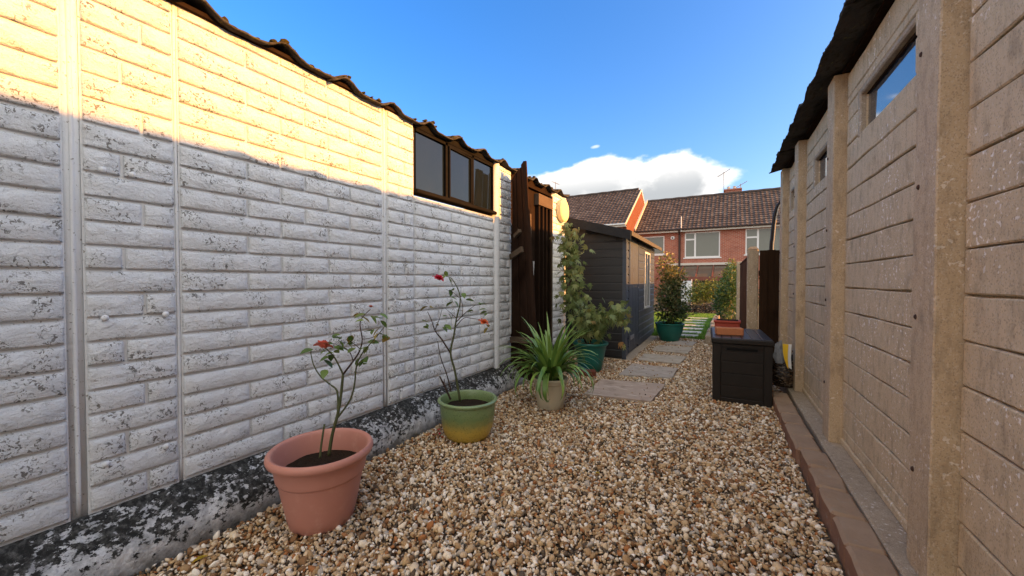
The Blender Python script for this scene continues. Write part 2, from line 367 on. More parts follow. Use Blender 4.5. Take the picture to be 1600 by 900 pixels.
# ================================================================ LEFT: white mock-brick garage
G = thing('white_garage', 'white painted mock-brick concrete garage with peeling paint and corrugated roof', 'garage', (-1.97, 1.0, 0))
GO = Vector(G.location)
def GB(mb, name, mat, parent=None, **k):          # world-space mesh, parented without moving
    o = mb.build(name, mat, parent or G, **k)
    o.matrix_parent_inverse = Matrix.Translation(-GO) if (parent is None or parent is G) else Matrix.Identity(4)
    return o
WB = -1.982                                        # joint plane
_bm = {}
def brick_mesh(w, h, var):
    key = (round(w, 3), round(h, 3), var)
    if key in _bm: return _bm[key]
    nx = max(3, int(round(w / .036))); nzn = 4; v = []; f = []; t = .0115
    ox = var * 7.3
    for j in range(nzn + 1):
        for i in range(nx + 1):
            edge = i in (0, nx) or j in (0, nzn)
            y = (0, .007)[i] if i < 2 else (w, w - .007)[nx - i] if i > nx - 2 else w * i / nx; z = (0, .006, h / 2, h - .007, h)[j]
            if not edge:
                y += (.008 if 1 < i < nx - 1 else .002) * nz(i, j, ox, 1.7); z += (.006 if j == 2 else .0016) * nz(i, j, ox + 3, 1.7)
                x = t + .0075 * nz(y * 24 + ox, z * 34, ox) + .005 * nz(y * 60, z * 60, ox) + (.002 if j == 1 else 0)
            else:
                x = t * (.88 if j == 0 else .30 if j == nzn else .60) + .003 * nz(y * 40, z * 40, ox)
                y += .0025 * nz(z * 50, ox, y * 50)
                z += .0025 * nz(y * 50, ox + 5, z)
            v.append((x, y, z))
    q = lambda i, j: j * (nx + 1) + i
    for j in range(nzn):
        for i in range(nx): f.append((q(i, j), q(i + 1, j), q(i + 1, j + 1), q(i, j + 1)))
    ring = [q(i, 0) for i in range(nx + 1)] + [q(nx, j) for j in range(1, nzn + 1)] + [q(i, nzn) for i in range(nx - 1, -1, -1)] + [q(0, j) for j in range(nzn - 1, 0, -1)]
    b0 = len(v)
    for r in ring: v.append((-.006, v[r][1], v[r][2]))
    m = len(ring)
    for k in range(m): f.append((ring[(k + 1) % m], ring[k], b0 + k, b0 + (k + 1) % m))
    mb = MB(); mb.add(v, f); me = mb.mesh('brick', MAT['wall'], True); _bm[key] = me; return me
Z0, CP_H, JO = .222, .0865, .0110
WIDE = [[(0, .255), (.255, .535), (.535, .81), (.81, 1.055)], [(0, .41), (.41, .67), (.67, 1.055)]]
def rows(kind, w, k):
    if kind == 'wide':
        r = WIDE[k % 2]; return [(a * w / 1.055, b * w / 1.055) for a, b in r]
    s = [[(0, .62), (.62, 1)], [(0, 1)], [(0, .40), (.40, 1)], [(0, 1)]][k % 4]
    return [(a * w, b * w) for a, b in s]
ZTOP = 2.172
def panel(y0, y1, kind, phase=0, ztop=ZTOP, single=True, zbot=Z0 - .01):
    p = GB(MB().box(WB - .05, WB, y0, y1, zbot, ztop), 'wall_panel', MAT['joint'])
    k = 0; z = Z0; joined = MB()
    while z < ztop - .02:
        h = min(CP_H, ztop - z)
        for (a, b) in rows(kind, y1 - y0, k + phase):
            bw, bh = b - a - JO, h - JO
            me = brick_mesh(bw, bh, random.randrange(4))
            if single or b > y1 - y0 - .45 and single is None:
                o = link('brick', me, p)
                o.location = (WB, y0 + a + JO / 2, z + JO / 2)
            else:
                joined.add([(WB + q.co.x, y0 + a + JO / 2 + q.co.y, z + JO / 2 + q.co.z) for q in me.vertices], [tuple(pl.vertices) for pl in me.polygons])
        k += 1; z += CP_H
    if joined.v: tag(GB(joined, 'brick_courses', MAT['wall'], p, smooth=True), kind='stuff')
    return p
panel(-2.80, -.70, 'wide', 0, single=False)
panel(-.685, .382, 'wide', 1, single=False)
panel(.425, .684, 'narrow', 0)
panel(.698, 1.757, 'wide', 1)
panel(1.800, 2.042, 'narrow', 2)
panel(2.050, 3.105, 'wide', 0, ztop=1.655)
panel(3.190, 3.435, 'narrow', 1)
panel(4.475, 4.95, 'narrow', 3)
def strip(yc, w, n):                              # jointing strip with beads
    m = MB().box(WB - .045, WB - .004, yc - w / 2, yc + w / 2, Z0 - .01, ZTOP)
    for i in range(n):
        y = yc + (i - (n - 1) / 2) * .020
        m.tube([(WB - .003 + .003 * nz(z, y, 3, 4), y + .002 * nz(z, y, 1, 3), z) for z in np.linspace(Z0, ZTOP, 24)], .0065, 8)
    return GB(m, 'joint_strip', MAT['joint'], smooth=True)
strip(.403, .042, 1); strip(1.778, .042, 1); strip(.691, .013, 1); strip(2.046, .008, 0)
m = MB(); pts = [(WB + .012 + .022 * math.sin(math.pi * a / 8), 3.1475 - .041 * math.cos(math.pi * a / 8)) for a in range(9)]
vv = []; ff = []
for z in np.linspace(Z0 - .02, ZTOP, 20):
    for (x, y) in pts: vv.append((x + .003 * nz(y * 20, z * 8, 1), y, z))
for i in range(19):
    for k in range(8): ff.append((i * 9 + k, i * 9 + k + 1, (i + 1) * 9 + k + 1, (i + 1) * 9 + k))
m.add(vv, ff).box(WB - .05, WB + .012, 3.1065, 3.1885, Z0 - .02, ZTOP)
GB(m, 'corner_post', MAT['joint'], smooth=True)
bolt = MB().lathe([(0.0, .008), (.007, .007), (.010, .004), (.0115, 0)], 14).mesh('bolt_head', MAT['joint'], True)
for (u, v) in [(160, 265), (207, 273), (164, 497), (259, 491), (166, 725), (260, 697), (618, 470), (648, 470), (620, 590), (648, 583)]:
    p = px(u, v, WB + .016); o = link('bolt_head', bolt, G, rot=(0, math.pi / 2, 0)); o.matrix_parent_inverse = Matrix.Translation(-GO); o.location = p
# plinth: vertical foot, sloping flaking top
m = MB(); prof = [(-1.823, -.03), (-1.826, .04), (-1.832, .092), (-1.846, .118), (-1.90, .165), (-1.945, .200), (-1.965, .214), (-2.03, .216), (-2.03, -.03)]
ys = np.arange(-2.8, 3.45, .04); vv = []; ff = []
for y in ys:
    for i, (x, z) in enumerate(prof):
        a = .014 * nz(x * 3, y * 2.2, z * 3, 2) + .010 * nz(x * 9, y * 9, z * 9, 2) if i < 6 else 0
        vv.append((x + a, y, z + a * .7 - .010 * max(0, y) * .3))
n = len(prof)
for i in range(len(ys) - 1):
    for k in range(n - 1): ff.append((i * n + k, (i + 1) * n + k, (i + 1) * n + k + 1, i * n + k + 1))
ff.append(tuple(range(n))); ff.append(tuple((len(ys) - 1) * n + k for k in range(n))[::-1])
m.add(vv, ff); GB(m, 'plinth', MAT['plinth'], smooth=True)
GB(MB().box(-2.04, -1.93, 4.46, 4.96, -.03, .214, .01), 'plinth', MAT['plinth'])
GB(MB().box(-2.10, -1.90, 3.455, 4.455, -.03, .06, .008), 'door_step', MAT['slabc'])
# shell behind: end walls, rear wall, inner back, so that it is a real building
GB(MB().box(-4.6, -2.035, -2.80, -2.74, 0, 2.17), 'end_wall', MAT['joint'])
GB(MB().box(-4.6, -2.035, 4.89, 4.95, 0, 2.17), 'end_wall', MAT['joint'])
GB(MB().box(-4.66, -4.60, -2.8, 4.95, 0, 2.35), 'rear_wall', MAT['joint'])
# lintel rail below the roof
GB(MB().box(-2.03, -1.972, 2.05, 3.10, 2.145, 2.19), 'lintel', MAT['framewood'])
GB(MB().box(-2.04, -1.985, 3.44, 4.47, 2.10, 2.19), 'lintel', MAT['darkwood'])
# eaves board running along the wall head
GB(MB().box(-2.03, -1.962, -2.8, 2.045, 2.1725, 2.19), 'eaves_board', MAT['darkwood'])

# ---- corrugated sheets
def corr_sheet(y0, y1, xe, xf, ze, slope, pitch, amp, ph, thick=.009, lift=0.0, seed=0, sharp=1.7):
    ys = np.arange(y0, y1 + .001, .0175); xs = [xe, xe + (xf - xe) * .04, xe + (xf - xe) * .5, xf]
    v = []; f = []; n = len(ys); m = len(xs)
    for s in (0, 1):
        for i, x in enumerate(xs):
            for y in ys:
                c = (.5 + .5 * math.cos(2 * math.pi * (y - ph) / pitch)) ** sharp
                z = ze + slope * abs(x - xe) + amp * c + lift - s * thick
                jx = (.008 * nz(y * 9, seed, 0) + .007 * nz(y * 40, seed, 4)) * (1 if i == 0 else 0)
                z += .004 * nz(y * 13, x, seed) + (.005 * nz(y * 50, seed, 7) if (i == 0 and s == 0) else 0)
                v.append((x + jx, y, z))
    q = lambda s, i, j: s * m * n + i * n + j
    flip = xf < xe
    def F_(a): f.append(a[::-1] if flip else a)
    for i in range(m - 1):
        for j in range(n - 1):
            F_((q(0, i, j), q(0, i + 1, j), q(0, i + 1, j + 1), q(0, i, j + 1)))
            F_((q(1, i, j), q(1, i, j + 1), q(1, i + 1, j + 1), q(1, i + 1, j)))
    for j in range(n - 1): F_((q(0, 0, j), q(0, 0, j + 1), q(1, 0, j + 1), q(1, 0, j)))
    for i in range(m - 1):
        F_((q(0, i, 0), q(1, i, 0), q(1, i + 1, 0), q(0, i + 1, 0)))
        F_((q(0, i, n - 1), q(0, i + 1, n - 1), q(1, i + 1, n - 1), q(1, i, n - 1)))
    mb = MB(); mb.add(v, f); return mb
PIT = .352; y = 1.115 - 11 * PIT - .10; k = 0
while y < 4.9:
    y1 = min(y + 3 * PIT + .10, 4.985)
    o = GB(corr_sheet(y, y1, -1.925, -4.75, 2.165, .14, PIT, .050, 1.115, .010, .012 * (k % 2), seed=k * 3.1, sharp=3.2), 'roof_sheet', MAT['sheet'], smooth=True)
    y += 3 * PIT; k += 1
# moss clumps along the eave
for i in range(46):
    yy = random.uniform(.6, 4.8); r = random.uniform(.006, .018)
    c = (.5 + .5 * math.cos(2 * math.pi * (yy - 1.115) / PIT)) ** 3.2
    bm = bmesh.new(); bmesh.ops.create_icosphere(bm, subdivisions=2, radius=r)
    for q in bm.verts: q.co *= 1 + .5 * nz(q.co.x * 90, q.co.y * 90, q.co.z * 90 + i); q.co.z *= .7
    for q in bm.verts: q.co += Vector((-1.928 - abs(random.gauss(0, .012)), yy, 2.166 + .050 * c + .012 + r * .2))
    if i == 0: moss = MB()
    moss.frombm(bm)
tag(GB(moss, 'moss_clumps', simple('moss', (.060, .052, .022), 1, .4, 60, .05, 1, 200, .004), smooth=True), kind='stuff')

# ---- three-light window
wy0, wy1, wz0, wz1 = 2.056, 3.098, 1.705, 2.143
W = bpy.data.objects.new('window', None); COL.objects.link(W); W.parent = G; W.matrix_parent_inverse = Matrix.Translation(-GO)
W.location = (WB, wy0, wz0); WO = Vector(W.location)
def WBld(mb, name, mat, **k):
    o = mb.build(name, mat, W, **k); o.matrix_parent_inverse = Matrix.Translation(-WO); return o
m = MB(); m.box(-2.03, -1.985, wy0, wy0 + .010, wz0, wz1).box(-2.03, -1.972, wy1 - .018, wy1, wz0, wz1)
m.box(-2.03, -1.972, 2.394, 2.420, wz0, wz1).box(-2.03, -1.972, 2.752, 2.776, wz0, wz1).box(-2.03, -1.972, wy0 + .011, wy1 - .019, wz1 - .022, wz1 - .001)
WBld(m, 'frame', MAT['framewood'])
m = MB().box(-2.04, -1.945, wy0 - .005, wy1 + .02, wz0 - .030, wz0 - .001, .005); WBld(m, 'sill', MAT['framewood'])
def pane(y0, y1, tilt, fr, hinge):
    """a glazed light turned about its far upright"""
    c = Matrix.Translation((-1.990, y1 if hinge else y0, 0)) @ Matrix.Rotation(tilt, 4, 'Z')
    L = (y1 - y0); mb = MB(); s = -1 if hinge else 1
    a, b = (-L, 0) if hinge else (0, L)
    mb.box(-.004, .001, a + fr * .8, b - fr * .8, wz0 + .004 + fr * .8, wz1 - .026 - fr * .8)
    mb.v = [tuple(c @ Vector(q)) for q in mb.v]; p = WBld(mb, 'pane', MAT['glass'])
    if fr > .006:
        mb = MB().box(-.018, .014, a, a + fr, wz0 + .004, wz1 - .026).box(-.018, .014, b - fr, b, wz0 + .004, wz1 - .026)
        mb.box(-.018, .014, a + fr, b - fr, wz0 + .004, wz0 + .004 + fr).box(-.018, .014, a + fr, b - fr, wz1 - .026 - fr, wz1 - .026)
        mb.v = [tuple(c @ Vector(q)) for q in mb.v]; WBld(mb, 'sash', MAT['framewood'])
pane(2.068, 2.391, R(1.0), .006, True)
pane(2.423, 2.749, R(3.2), .013, True)
pane(2.779, 3.078, R(1.5), .006, True)

# ---- timber doorway
D = bpy.data.objects.new('door', None); COL.objects.link(D); D.parent = G; D.matrix_parent_inverse = Matrix.Translation(-GO); D.location = (-1.97, 3.44, 0); DO = Vector(D.location)
tag(D, 'open brown board door leaning out on its hinges')
def DB(mb, name, mat, **k):
    o = mb.build(name, mat, D, **k); o.matrix_parent_inverse = Matrix.Translation(-DO); return o
qa, qb, qc, qd = np.array([-1.955, 3.43, .08]), np.array([-1.60, 3.27, .075]), np.array([-1.735, 3.25, 2.185]), np.array([-1.955, 3.42, 2.09])
def Q(s, t): return (qa * (1 - s) + qb * s) * (1 - t) + (qd * (1 - s) + qc * s) * t
nrm = np.cross(qb - qa, qd - qa); nrm /= np.linalg.norm(nrm)
nb = 5
for i in range(nb):
    s0, s1 = i / nb + .008, (i + 1) / nb - .008; mb = MB(); vv = []
    off = .004 * (i % 2) + .003 * math.sin(i * 2.3)
    for th in (0, .022):
        for t in np.linspace(0, 1 - .012 * random.random(), 6):
            for s in (s0, s1): vv.append(Q(s, t) - nrm * (th - off) + nrm * .004 * nz(s * 5, t * 4, i))
    ff = []
    for r in range(5):
        a = r * 2; ff += [(a, a + 1, a + 3, a + 2), (12 + a, 12 + a + 2, 12 + a + 3, 12 + a + 1), (a, a + 2, 12 + a + 2, 12 + a), (a + 1, 12 + a + 1, 12 + a + 3, a + 3)]
    ff += [(0, 12, 13, 1), (10, 11, 23, 22)]
    DB(mb.add(vv, ff), 'board', MAT['doorwood'])
for (t, s0, s1, h) in ((.60, .02, .74, .055), (.69, .30, .66, .035), (.18, .02, .95, .06)):
    a, b = Q(s0, t) + nrm * .022, Q(s1, t + .012) + nrm * .022
    DB(MB().bar(a, b, .03, h), 'ledge', MAT['rawwood'])
DB(MB().bar(Q(1.0, .02) + np.array([.012, .01, 0]), Q(1.0, 1.0) + np.array([.012, .01, 0]), .022, .03, up=(1, 0, 0)), 'edge_batten', MAT['doorwood'])
DB(MB().bar(np.array([-1.975, 3.415, .5]), np.array([-1.975, 3.415, 1.28]), .02, .02, up=(1, 0, 0)), 'hinge_strip', MAT['white'])
# inner door, closed, with narrow cover strips and a head board
D2 = bpy.data.objects.new('door', None); COL.objects.link(D2); D2.parent = G; D2.matrix_parent_inverse = Matrix.Translation(-GO); D2.location = (-2.0, 4.0, 0)
tag(D2, 'dark slatted inner door with a brown head board')
def DB2(mb, name, mat):
    o = mb.build(name, mat, D2); o.matrix_parent_inverse = Matrix.Translation(-Vector(D2.location)); return o
for i in range(8):
    y0 = 3.46 + i * .125; DB2(MB().box(-2.045, -2.022 + .003 * (i % 2), y0 + .003, y0 + .122, .07, 2.095), 'board', MAT['darkwood'])
for yy, tp in ((4.09, 1.93), (4.20, 1.93), (4.30, 1.93), (4.41, 1.93), (3.86, 1.80)):
    DB2(MB().box(-2.018, -1.975, yy, yy + .038, .07, tp), 'cover_strip', MAT['darkwood' if yy > 3.9 else 'rawwood'])
DB2(MB().box(-2.018, -1.960, 4.06, 4.46, 1.935, 2.065), 'head_board', MAT['rawwood'])
GB(MB().box(-2.05, -1.965, 4.452, 4.474, .06, 2.10), 'door_frame', MAT['rawwood'])
pal = thing('garage_door_notice', 'small white notice fixed to the brown garage door', 'notice', tuple(py(833, 422, 3.33)))
o = MB().box(-.012, .012, -.010, -.006, -.085, .085, .001).build('card', MAT['white'], pal); o.rotation_euler = (0, R(3), 0)
# round plaque on the pier
dp = thing('round_plaque', 'round cream sawn-log disc hung on the white garage pier', 'plaque', (-1.962, 4.735, 1.962))
o = MB().lathe([(0, .062), (.10, .062), (.138, .059), (.1475, .050), (.1475, .0), (0, 0)], 40).build('disc', None, dp, angle=40)
M = MT('pale_sawn_log', .8, .2); ob = M.pos(src='Object'); q = M.n('ShaderNodeTexWave', wave_type='RINGS', rings_direction='Z'); M.l(ob, q.inputs[0]); q.inputs['Scale'].default_value = 18; q.inputs['Distortion'].default_value = 2.5
M.col(M.mix((.60, .52, .30), (.72, .65, .42), q.outputs['Fac'])); o.data.materials.append(M.m); o.rotation_euler = (0, math.pi / 2, 0)

# ================================================================ RIGHT: tan concrete-board garage (turned 1.26 degrees)
RG = thing('board_garage', 'tan concrete garage of horizontal boards and square posts under a dark corrugated roof', 'garage', (0, 0, 0), R(1.26))
PF, PP = .567, .627                                # post face, board plane (garage frame)
def rb(mb, name, mat, parent=None, **k): return mb.build(name, mat, parent or RG, **k)
posts = [(-2.09, -1.935), (-.835, -.68), (.395, .55), (1.625, 1.78), (2.855, 3.01), (4.035, 4.19), (4.96, 5.115)]
def roughbox(x0, x1, y0, y1, z0, z1, nx, ny, nzz, amp, seed, bev=.004):
    """a box with bevelled, slightly worn faces"""
    bm = bmesh.new(); bmesh.ops.create_cube(bm, size=1)
    for q in bm.verts: q.co = Vector(((x0 + x1) / 2 + q.co.x * (x1 - x0), (y0 + y1) / 2 + q.co.y * (y1 - y0), (z0 + z1) / 2 + q.co.z * (z1 - z0)))
    bmesh.ops.bevel(bm, geom=bm.edges[:], offset=bev, segments=1, affect='EDGES')
    for ax, n in ((0, nx), (1, ny), (2, nzz)):
        lo, hi = ((x0, x1), (y0, y1), (z0, z1))[ax]
        for i in range(1, n):
            pc = [0, 0, 0]; pc[ax] = lo + (hi - lo) * i / n; pn = [0, 0, 0]; pn[ax] = 1
            bmesh.ops.bisect_plane(bm, geom=bm.verts[:] + bm.edges[:] + bm.faces[:], plane_co=pc, plane_no=pn)
    for q in bm.verts:
        p = q.co.copy()
        q.co += Vector((nz(p.y * 7, p.z * 7, seed), nz(p.x * 7, p.z * 7, seed + 5), nz(p.x * 7, p.y * 7, seed + 9))) * amp
    return MB().frombm(bm)
for i, (a, b) in enumerate(posts):
    if i == 0: continue
    o = rb(roughbox(PF, PP + .10, a, b, .10, 2.232, 1, 1, 22, .0034, i * 3.3), 'post', MAT['post'], smooth=False)
    for z in (.42, .93, 1.36, 1.79):
        mb = MB().lathe([(0, .006), (.004, .0055), (.0062, .003), (.0072, 0)], 8); mb.v = [(PF - q[2], a + .118 + q[0], z + .03 * nz(i, z, 2) + q[1] * 1.3) for q in mb.v]
        rb(mb, 'bolt', simple('rusty_bolt', (.055, .028, .018), .8, .3) if i == 1 and z == .42 else bpy.data.materials['rusty_bolt'], o)
LINES = [.14] + [.067 + .1343 * k for k in range(1, 17)]
wins = {3: (1.985, 2.612, 1.812, 2.005), 4: (3.30, 3.70, 1.77, 1.965), 5: (4.55, 4.84, 1.76, 1.95)}
bays = [(i, posts[i][1], posts[i + 1][0]) for i in range(1, 6)]
for (i, y0, y1) in bays:
    P_ = rb(MB().box(PP + .022, PP + .05, y0 - .02, y1 + .02, .10, 1.741), 'backing_panel', MAT['tan'])
    wn_ = wins.get(i)
    if wn_: rb(MB().box(PP + .022, PP + .05, y0 - .02, wn_[0], 1.741, 2.214).box(PP + .022, PP + .05, wn_[1], y1 + .02, 1.741, 2.214).box(PP + .022, PP + .05, wn_[0], wn_[1], 1.741, wn_[2]).box(PP + .022, PP + .05, wn_[0], wn_[1], wn_[3], 2.214), 'backing_panel', MAT['tan'])
    else: rb(MB().box(PP + .022, PP + .05, y0 - .02, y1 + .02, 1.741, 2.214), 'backing_panel', MAT['tan'])
    marg = .0 if i != 3 else .035
    for k in range(len(LINES) - 1):
        z0, z1 = LINES[k] + .0028, LINES[k + 1] - .0028
        if z1 - z0 < .02: continue
        segs = [(y0 + .004 + (.035 if i >= 3 else 0), y1 - .004)]
        if wn_ and z1 > wn_[2] and z0 < wn_[3]:
            if z0 < wn_[2] - .02:                      # notch under the sill
                segs = [(segs[0][0], segs[0][1], z0, wn_[2] - .003), (segs[0][0], wn_[0] - .004, wn_[2] - .001, z1), (wn_[1] + .04, segs[0][1], wn_[2] - .001, z1)]
            elif z1 > wn_[3] + .02:
                segs = [(segs[0][0], segs[0][1], wn_[3] + .032, z1), (segs[0][0], wn_[0] - .004, z0, wn_[3] + .030), (wn_[1] + .04, segs[0][1], z0, wn_[3] + .030)]
            else: segs = [(segs[0][0], wn_[0] - .004), (wn_[1] + .04, segs[0][1])]
        for sg in segs:
            ya, yb = sg[:2]; za, zb = sg[2:] if len(sg) == 4 else (z0, z1)
            if yb - ya < .02 or zb - za < .012: continue
            ny = max(1, int((yb - ya) / .09)); sd = i * 17 + k * 2.7 + ya
            rb(roughbox(PP + .002 * nz(sd, 1, 1), PP + .0215, ya, yb, za, zb, 1, ny, 1, .0038, sd, .0045), 'board', MAT['tan'], P_)
    if i >= 3:
        rb(roughbox(PP + .001, PP + .0212, y0 + .002, y0 + .036, .14, 2.21, 1, 1, 14, .002, i), 'edge_strip', MAT['tan'], P_)
    if wn_:
        a, b, c, d = wn_
        win = bpy.data.objects.new('window', None); COL.objects.link(win); win.parent = RG; win.location = (PP, a, c)
        def wb(mb, name, mat):
            mb.v = [(q[0] - PP, q[1] - a, q[2] - c) for q in mb.v]; return mb.build(name, mat, win)
        wb(MB().box(PP + .030, PP + .036, a - .003, b + .003, c - .003, d + .003), 'pane', MAT['rglass'])
        wb(roughbox(PP - .004, PP + .028, b + .001, b + .038, c - .02, d + .03, 1, 1, 6, .004, i + 2, .006), 'frame', MAT['slabc'])
        wb(roughbox(PP - .004, PP + .028, a, b, d + .001, d + .030, 1, 12, 1, .004, i + 4, .006), 'frame', MAT['slabc'])
        # ragged dark strip standing in for the eave's reflection across the glass top
        mb = MB(); N_ = 42; vv = []
        for s in range(N_ + 1):
            y = a + (b - a) * s / N_; dr = .006 + .008 * nz(y * 30, i, 0) + .006 * nz(y * 9, i, 3) + .012 * (1 - s / N_) * (i == 3)
            for xx, zz in ((PP + .029, d + .001), (PP + .029, d - max(.002, dr)), (PP + .022, d - max(.002, dr) + .002), (PP + .022, d + .001)): vv.append((xx, y, zz))
        mb.add(vv, [(s * 4 + k, s * 4 + (k + 1) % 4, s * 4 + 4 + (k + 1) % 4, s * 4 + 4 + k) for s in range(N_) for k in range(4)])
        wb(mb, 'eave_reflection', MAT['darkwood'])
rb(MB().box(PP + .055, 3.03, 5.05, 5.10, .1, 2.17), 'end_wall', MAT['tan']); rb(MB().box(PP + .055, 3.03, -2.1, -2.05, .1, 2.17), 'end_wall', MAT['tan'])
rb(MB().box(3.03, 3.09, -2.1, 5.10, .1, 2.17), 'rear_wall', MAT['tan'])
y = -2.25; k = 0
while y < 5.1:
    y1 = min(y + 3 * .372 + .1, 5.24)
    rb(corr_sheet(y, y1, .470, 1.83, 2.236, .228, .372, .032, 5.24, .012, .011 * (k % 2), seed=40 + k * 3, sharp=1.1), 'roof_sheet', MAT['sheet'], smooth=True)
    rb(corr_sheet(y, y1, 3.22, 1.83, 2.236, .223, .372, .032, 5.24, .012, .011 * (k % 2), seed=80 + k * 3, sharp=1.1), 'roof_sheet', MAT['sheet'], smooth=True); y += 3 * .372; k += 1
rb(MB().add([(1.66, -2.25, 2.565), (1.83, -2.25, 2.625), (2.0, -2.25, 2.565), (1.66, 5.25, 2.565), (1.83, 5.25, 2.625), (2.0, 5.25, 2.565)], [(0, 3, 4, 1), (1, 4, 5, 2), (0, 2, 5, 3), (0, 1, 2), (3, 5, 4)]), 'ridge_cap', MAT['sheet'])
for yy in (5.06, -2.09): rb(MB().add([(.60, yy, 2.171), (3.06, yy, 2.171), (1.83, yy, 2.53), (.60, yy + .03, 2.171), (3.06, yy + .03, 2.171), (1.83, yy + .03, 2.53)], [(0, 1, 2), (3, 5, 4), (0, 2, 5, 3), (1, 4, 5, 2), (0, 3, 4, 1)]), 'gable_infill', MAT['darkwood'])
rb(MB().box(.60, .645, -2.1, 5.1, 2.2345, 2.240), 'wall_plate', MAT['darkwood'])
rb(roughbox(.528, PP + .06, -2.0, 5.2, -.03, .100, 1, 60, 1, .005, 3, .008), 'concrete_base', MAT['slabc'])
o = rb(roughbox(PP - .006, PP + .02, -2.0, 5.1, .1005, .139, 1, 60, 1, .003, 6, .006), 'foot_board', MAT['tan'])

# brick kerb along the right garage
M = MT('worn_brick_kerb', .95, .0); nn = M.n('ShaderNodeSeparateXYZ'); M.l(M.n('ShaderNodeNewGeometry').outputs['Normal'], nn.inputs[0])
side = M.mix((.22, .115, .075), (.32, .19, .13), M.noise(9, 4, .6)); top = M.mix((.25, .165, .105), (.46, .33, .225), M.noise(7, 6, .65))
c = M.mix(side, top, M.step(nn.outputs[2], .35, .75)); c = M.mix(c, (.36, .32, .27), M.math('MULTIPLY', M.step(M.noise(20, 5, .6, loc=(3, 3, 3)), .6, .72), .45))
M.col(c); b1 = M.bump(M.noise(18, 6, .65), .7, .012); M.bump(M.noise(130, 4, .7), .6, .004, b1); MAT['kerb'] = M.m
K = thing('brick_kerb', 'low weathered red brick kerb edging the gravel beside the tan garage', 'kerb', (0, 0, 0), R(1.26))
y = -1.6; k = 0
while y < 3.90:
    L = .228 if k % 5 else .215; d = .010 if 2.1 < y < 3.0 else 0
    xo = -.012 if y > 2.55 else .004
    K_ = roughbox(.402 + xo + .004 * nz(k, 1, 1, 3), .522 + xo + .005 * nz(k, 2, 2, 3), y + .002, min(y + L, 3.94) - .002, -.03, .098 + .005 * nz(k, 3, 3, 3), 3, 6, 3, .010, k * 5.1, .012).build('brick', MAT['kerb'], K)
    y += L; k += 1

# ================================================================ SHED
SH = thing('garden_shed', 'charcoal painted shiplap garden shed with a felt roof beside the stepping slabs', 'shed', (-1.212, 5.09, 0), R(1.6))
SL, SWD = 2.75, 1.75                               # length (local y), width (local -x)
def sb(mb, name, mat, parent=None, **k): return mb.build(name, mat, parent or SH, **k)
ze = lambda x: 1.665 - .27 * x                     # roof underside height (x is negative)
fr = sb(MB().box(-SWD, -.03, .03, .06, .02, 1.66), 'end_frame', MAT['shed'])
def shiplap_end(z0, z1, x0, x1, y):
    t = MB(); pr = [(y, z0), (y - .016, z0), (y - .016, z1 - .022), (y - .009, z1 - .014), (y - .006, z1 - .002), (y, z1 - .002)]
    v = [(x, a, b) for x in (x0, x1) for (a, b) in pr]; n = len(pr)
    f = [(k, (k + 1) % n, n + (k + 1) % n, n + k) for k in range(n)] + [tuple(range(n))[::-1], tuple(range(n, 2 * n))]
    return t.add(v, f)
def shiplap_side(z0, z1, y0, y1, x):
    t = MB(); pr = [(x, z0), (x + .016, z0), (x + .016, z1 - .022), (x + .009, z1 - .014), (x + .006, z1 - .002), (x, z1 - .002)]
    v = [(a, yy, b) for yy in (y0, y1) for (a, b) in pr]; n = len(pr)
    f = [(k, n + k, n + (k + 1) % n, (k + 1) % n) for k in range(n)] + [tuple(range(n)), tuple(range(n, 2 * n))[::-1]]
    return t.add(v, f)
z = .03
while z < 2.1:
    x1 = -.03
    if z + .11 > 1.66: x1 = -(z + .11 - 1.66) / .27 - .02
    if x1 > -SWD + .1: sb(shiplap_end(z, z + .1105, -SWD, x1, .029), 'board', MAT['shed'])
    z += .1105
sb(MB().box(-.030, .020, -.004, .030, .0, 1.66), 'corner_trim', MAT['shed_skylit'])
sb(MB().box(-.06, -.028, .06, SL, .02, 1.66), 'side_frame', MAT['shed_skylit'])
DY0, DY1, WY0, WY1, WZ0, WZ1 = .33, 1.02, 1.62, 2.10, .60, 1.50
z = .03
while z < 1.6:
    z1 = min(z + .1105, 1.655)
    sb(shiplap_side(z, z1, .032, DY0 - .02, -.027), 'board', MAT['shed_skylit'])
    if z < WZ1 and z1 > WZ0:
        sb(shiplap_side(z, z1, DY1 + .02, WY0 - .035, -.027), 'board', MAT['shed_skylit']); sb(shiplap_side(z, z1, WY1 + .035, SL, -.027), 'board', MAT['shed_skylit'])
    else: sb(shiplap_side(z, z1, DY1 + .02, SL, -.027), 'board', MAT['shed_skylit'])
    z += .1105
dr = bpy.data.objects.new('door', None); COL.objects.link(dr); dr.parent = SH; dr.location = (-.02, DY0, .05)
nbd = 6
for i in range(nbd):
    a = i * (DY1 - DY0) / nbd; MB().box(-.008, .014, a + .004, a + (DY1 - DY0) / nbd - .004, .02, 1.58, .003).build('board', MAT['shed_skylit'], dr)
MB().box(.0145, .030, .60, .66, .88, .90, .003).build('handle', MAT['metal'], dr)
MB().box(.0145, .026, .05, .30, .16, .22, .003).build('hinge', MAT['metal'], dr)
sb(MB().box(-.027, -.004, DY0 - .019, DY0 - .001, .04, 1.655), 'door_jamb', MAT['shed_skylit']); sb(MB().box(-.027, -.004, DY1 + .001, DY1 + .019, .04, 1.655), 'door_jamb', MAT['shed_skylit'])
wi = bpy.data.objects.new('window', None); COL.objects.link(wi); wi.parent = SH; wi.location = (-.02, WY0, WZ0)
wl_, wh_ = WY1 - WY0, WZ1 - WZ0
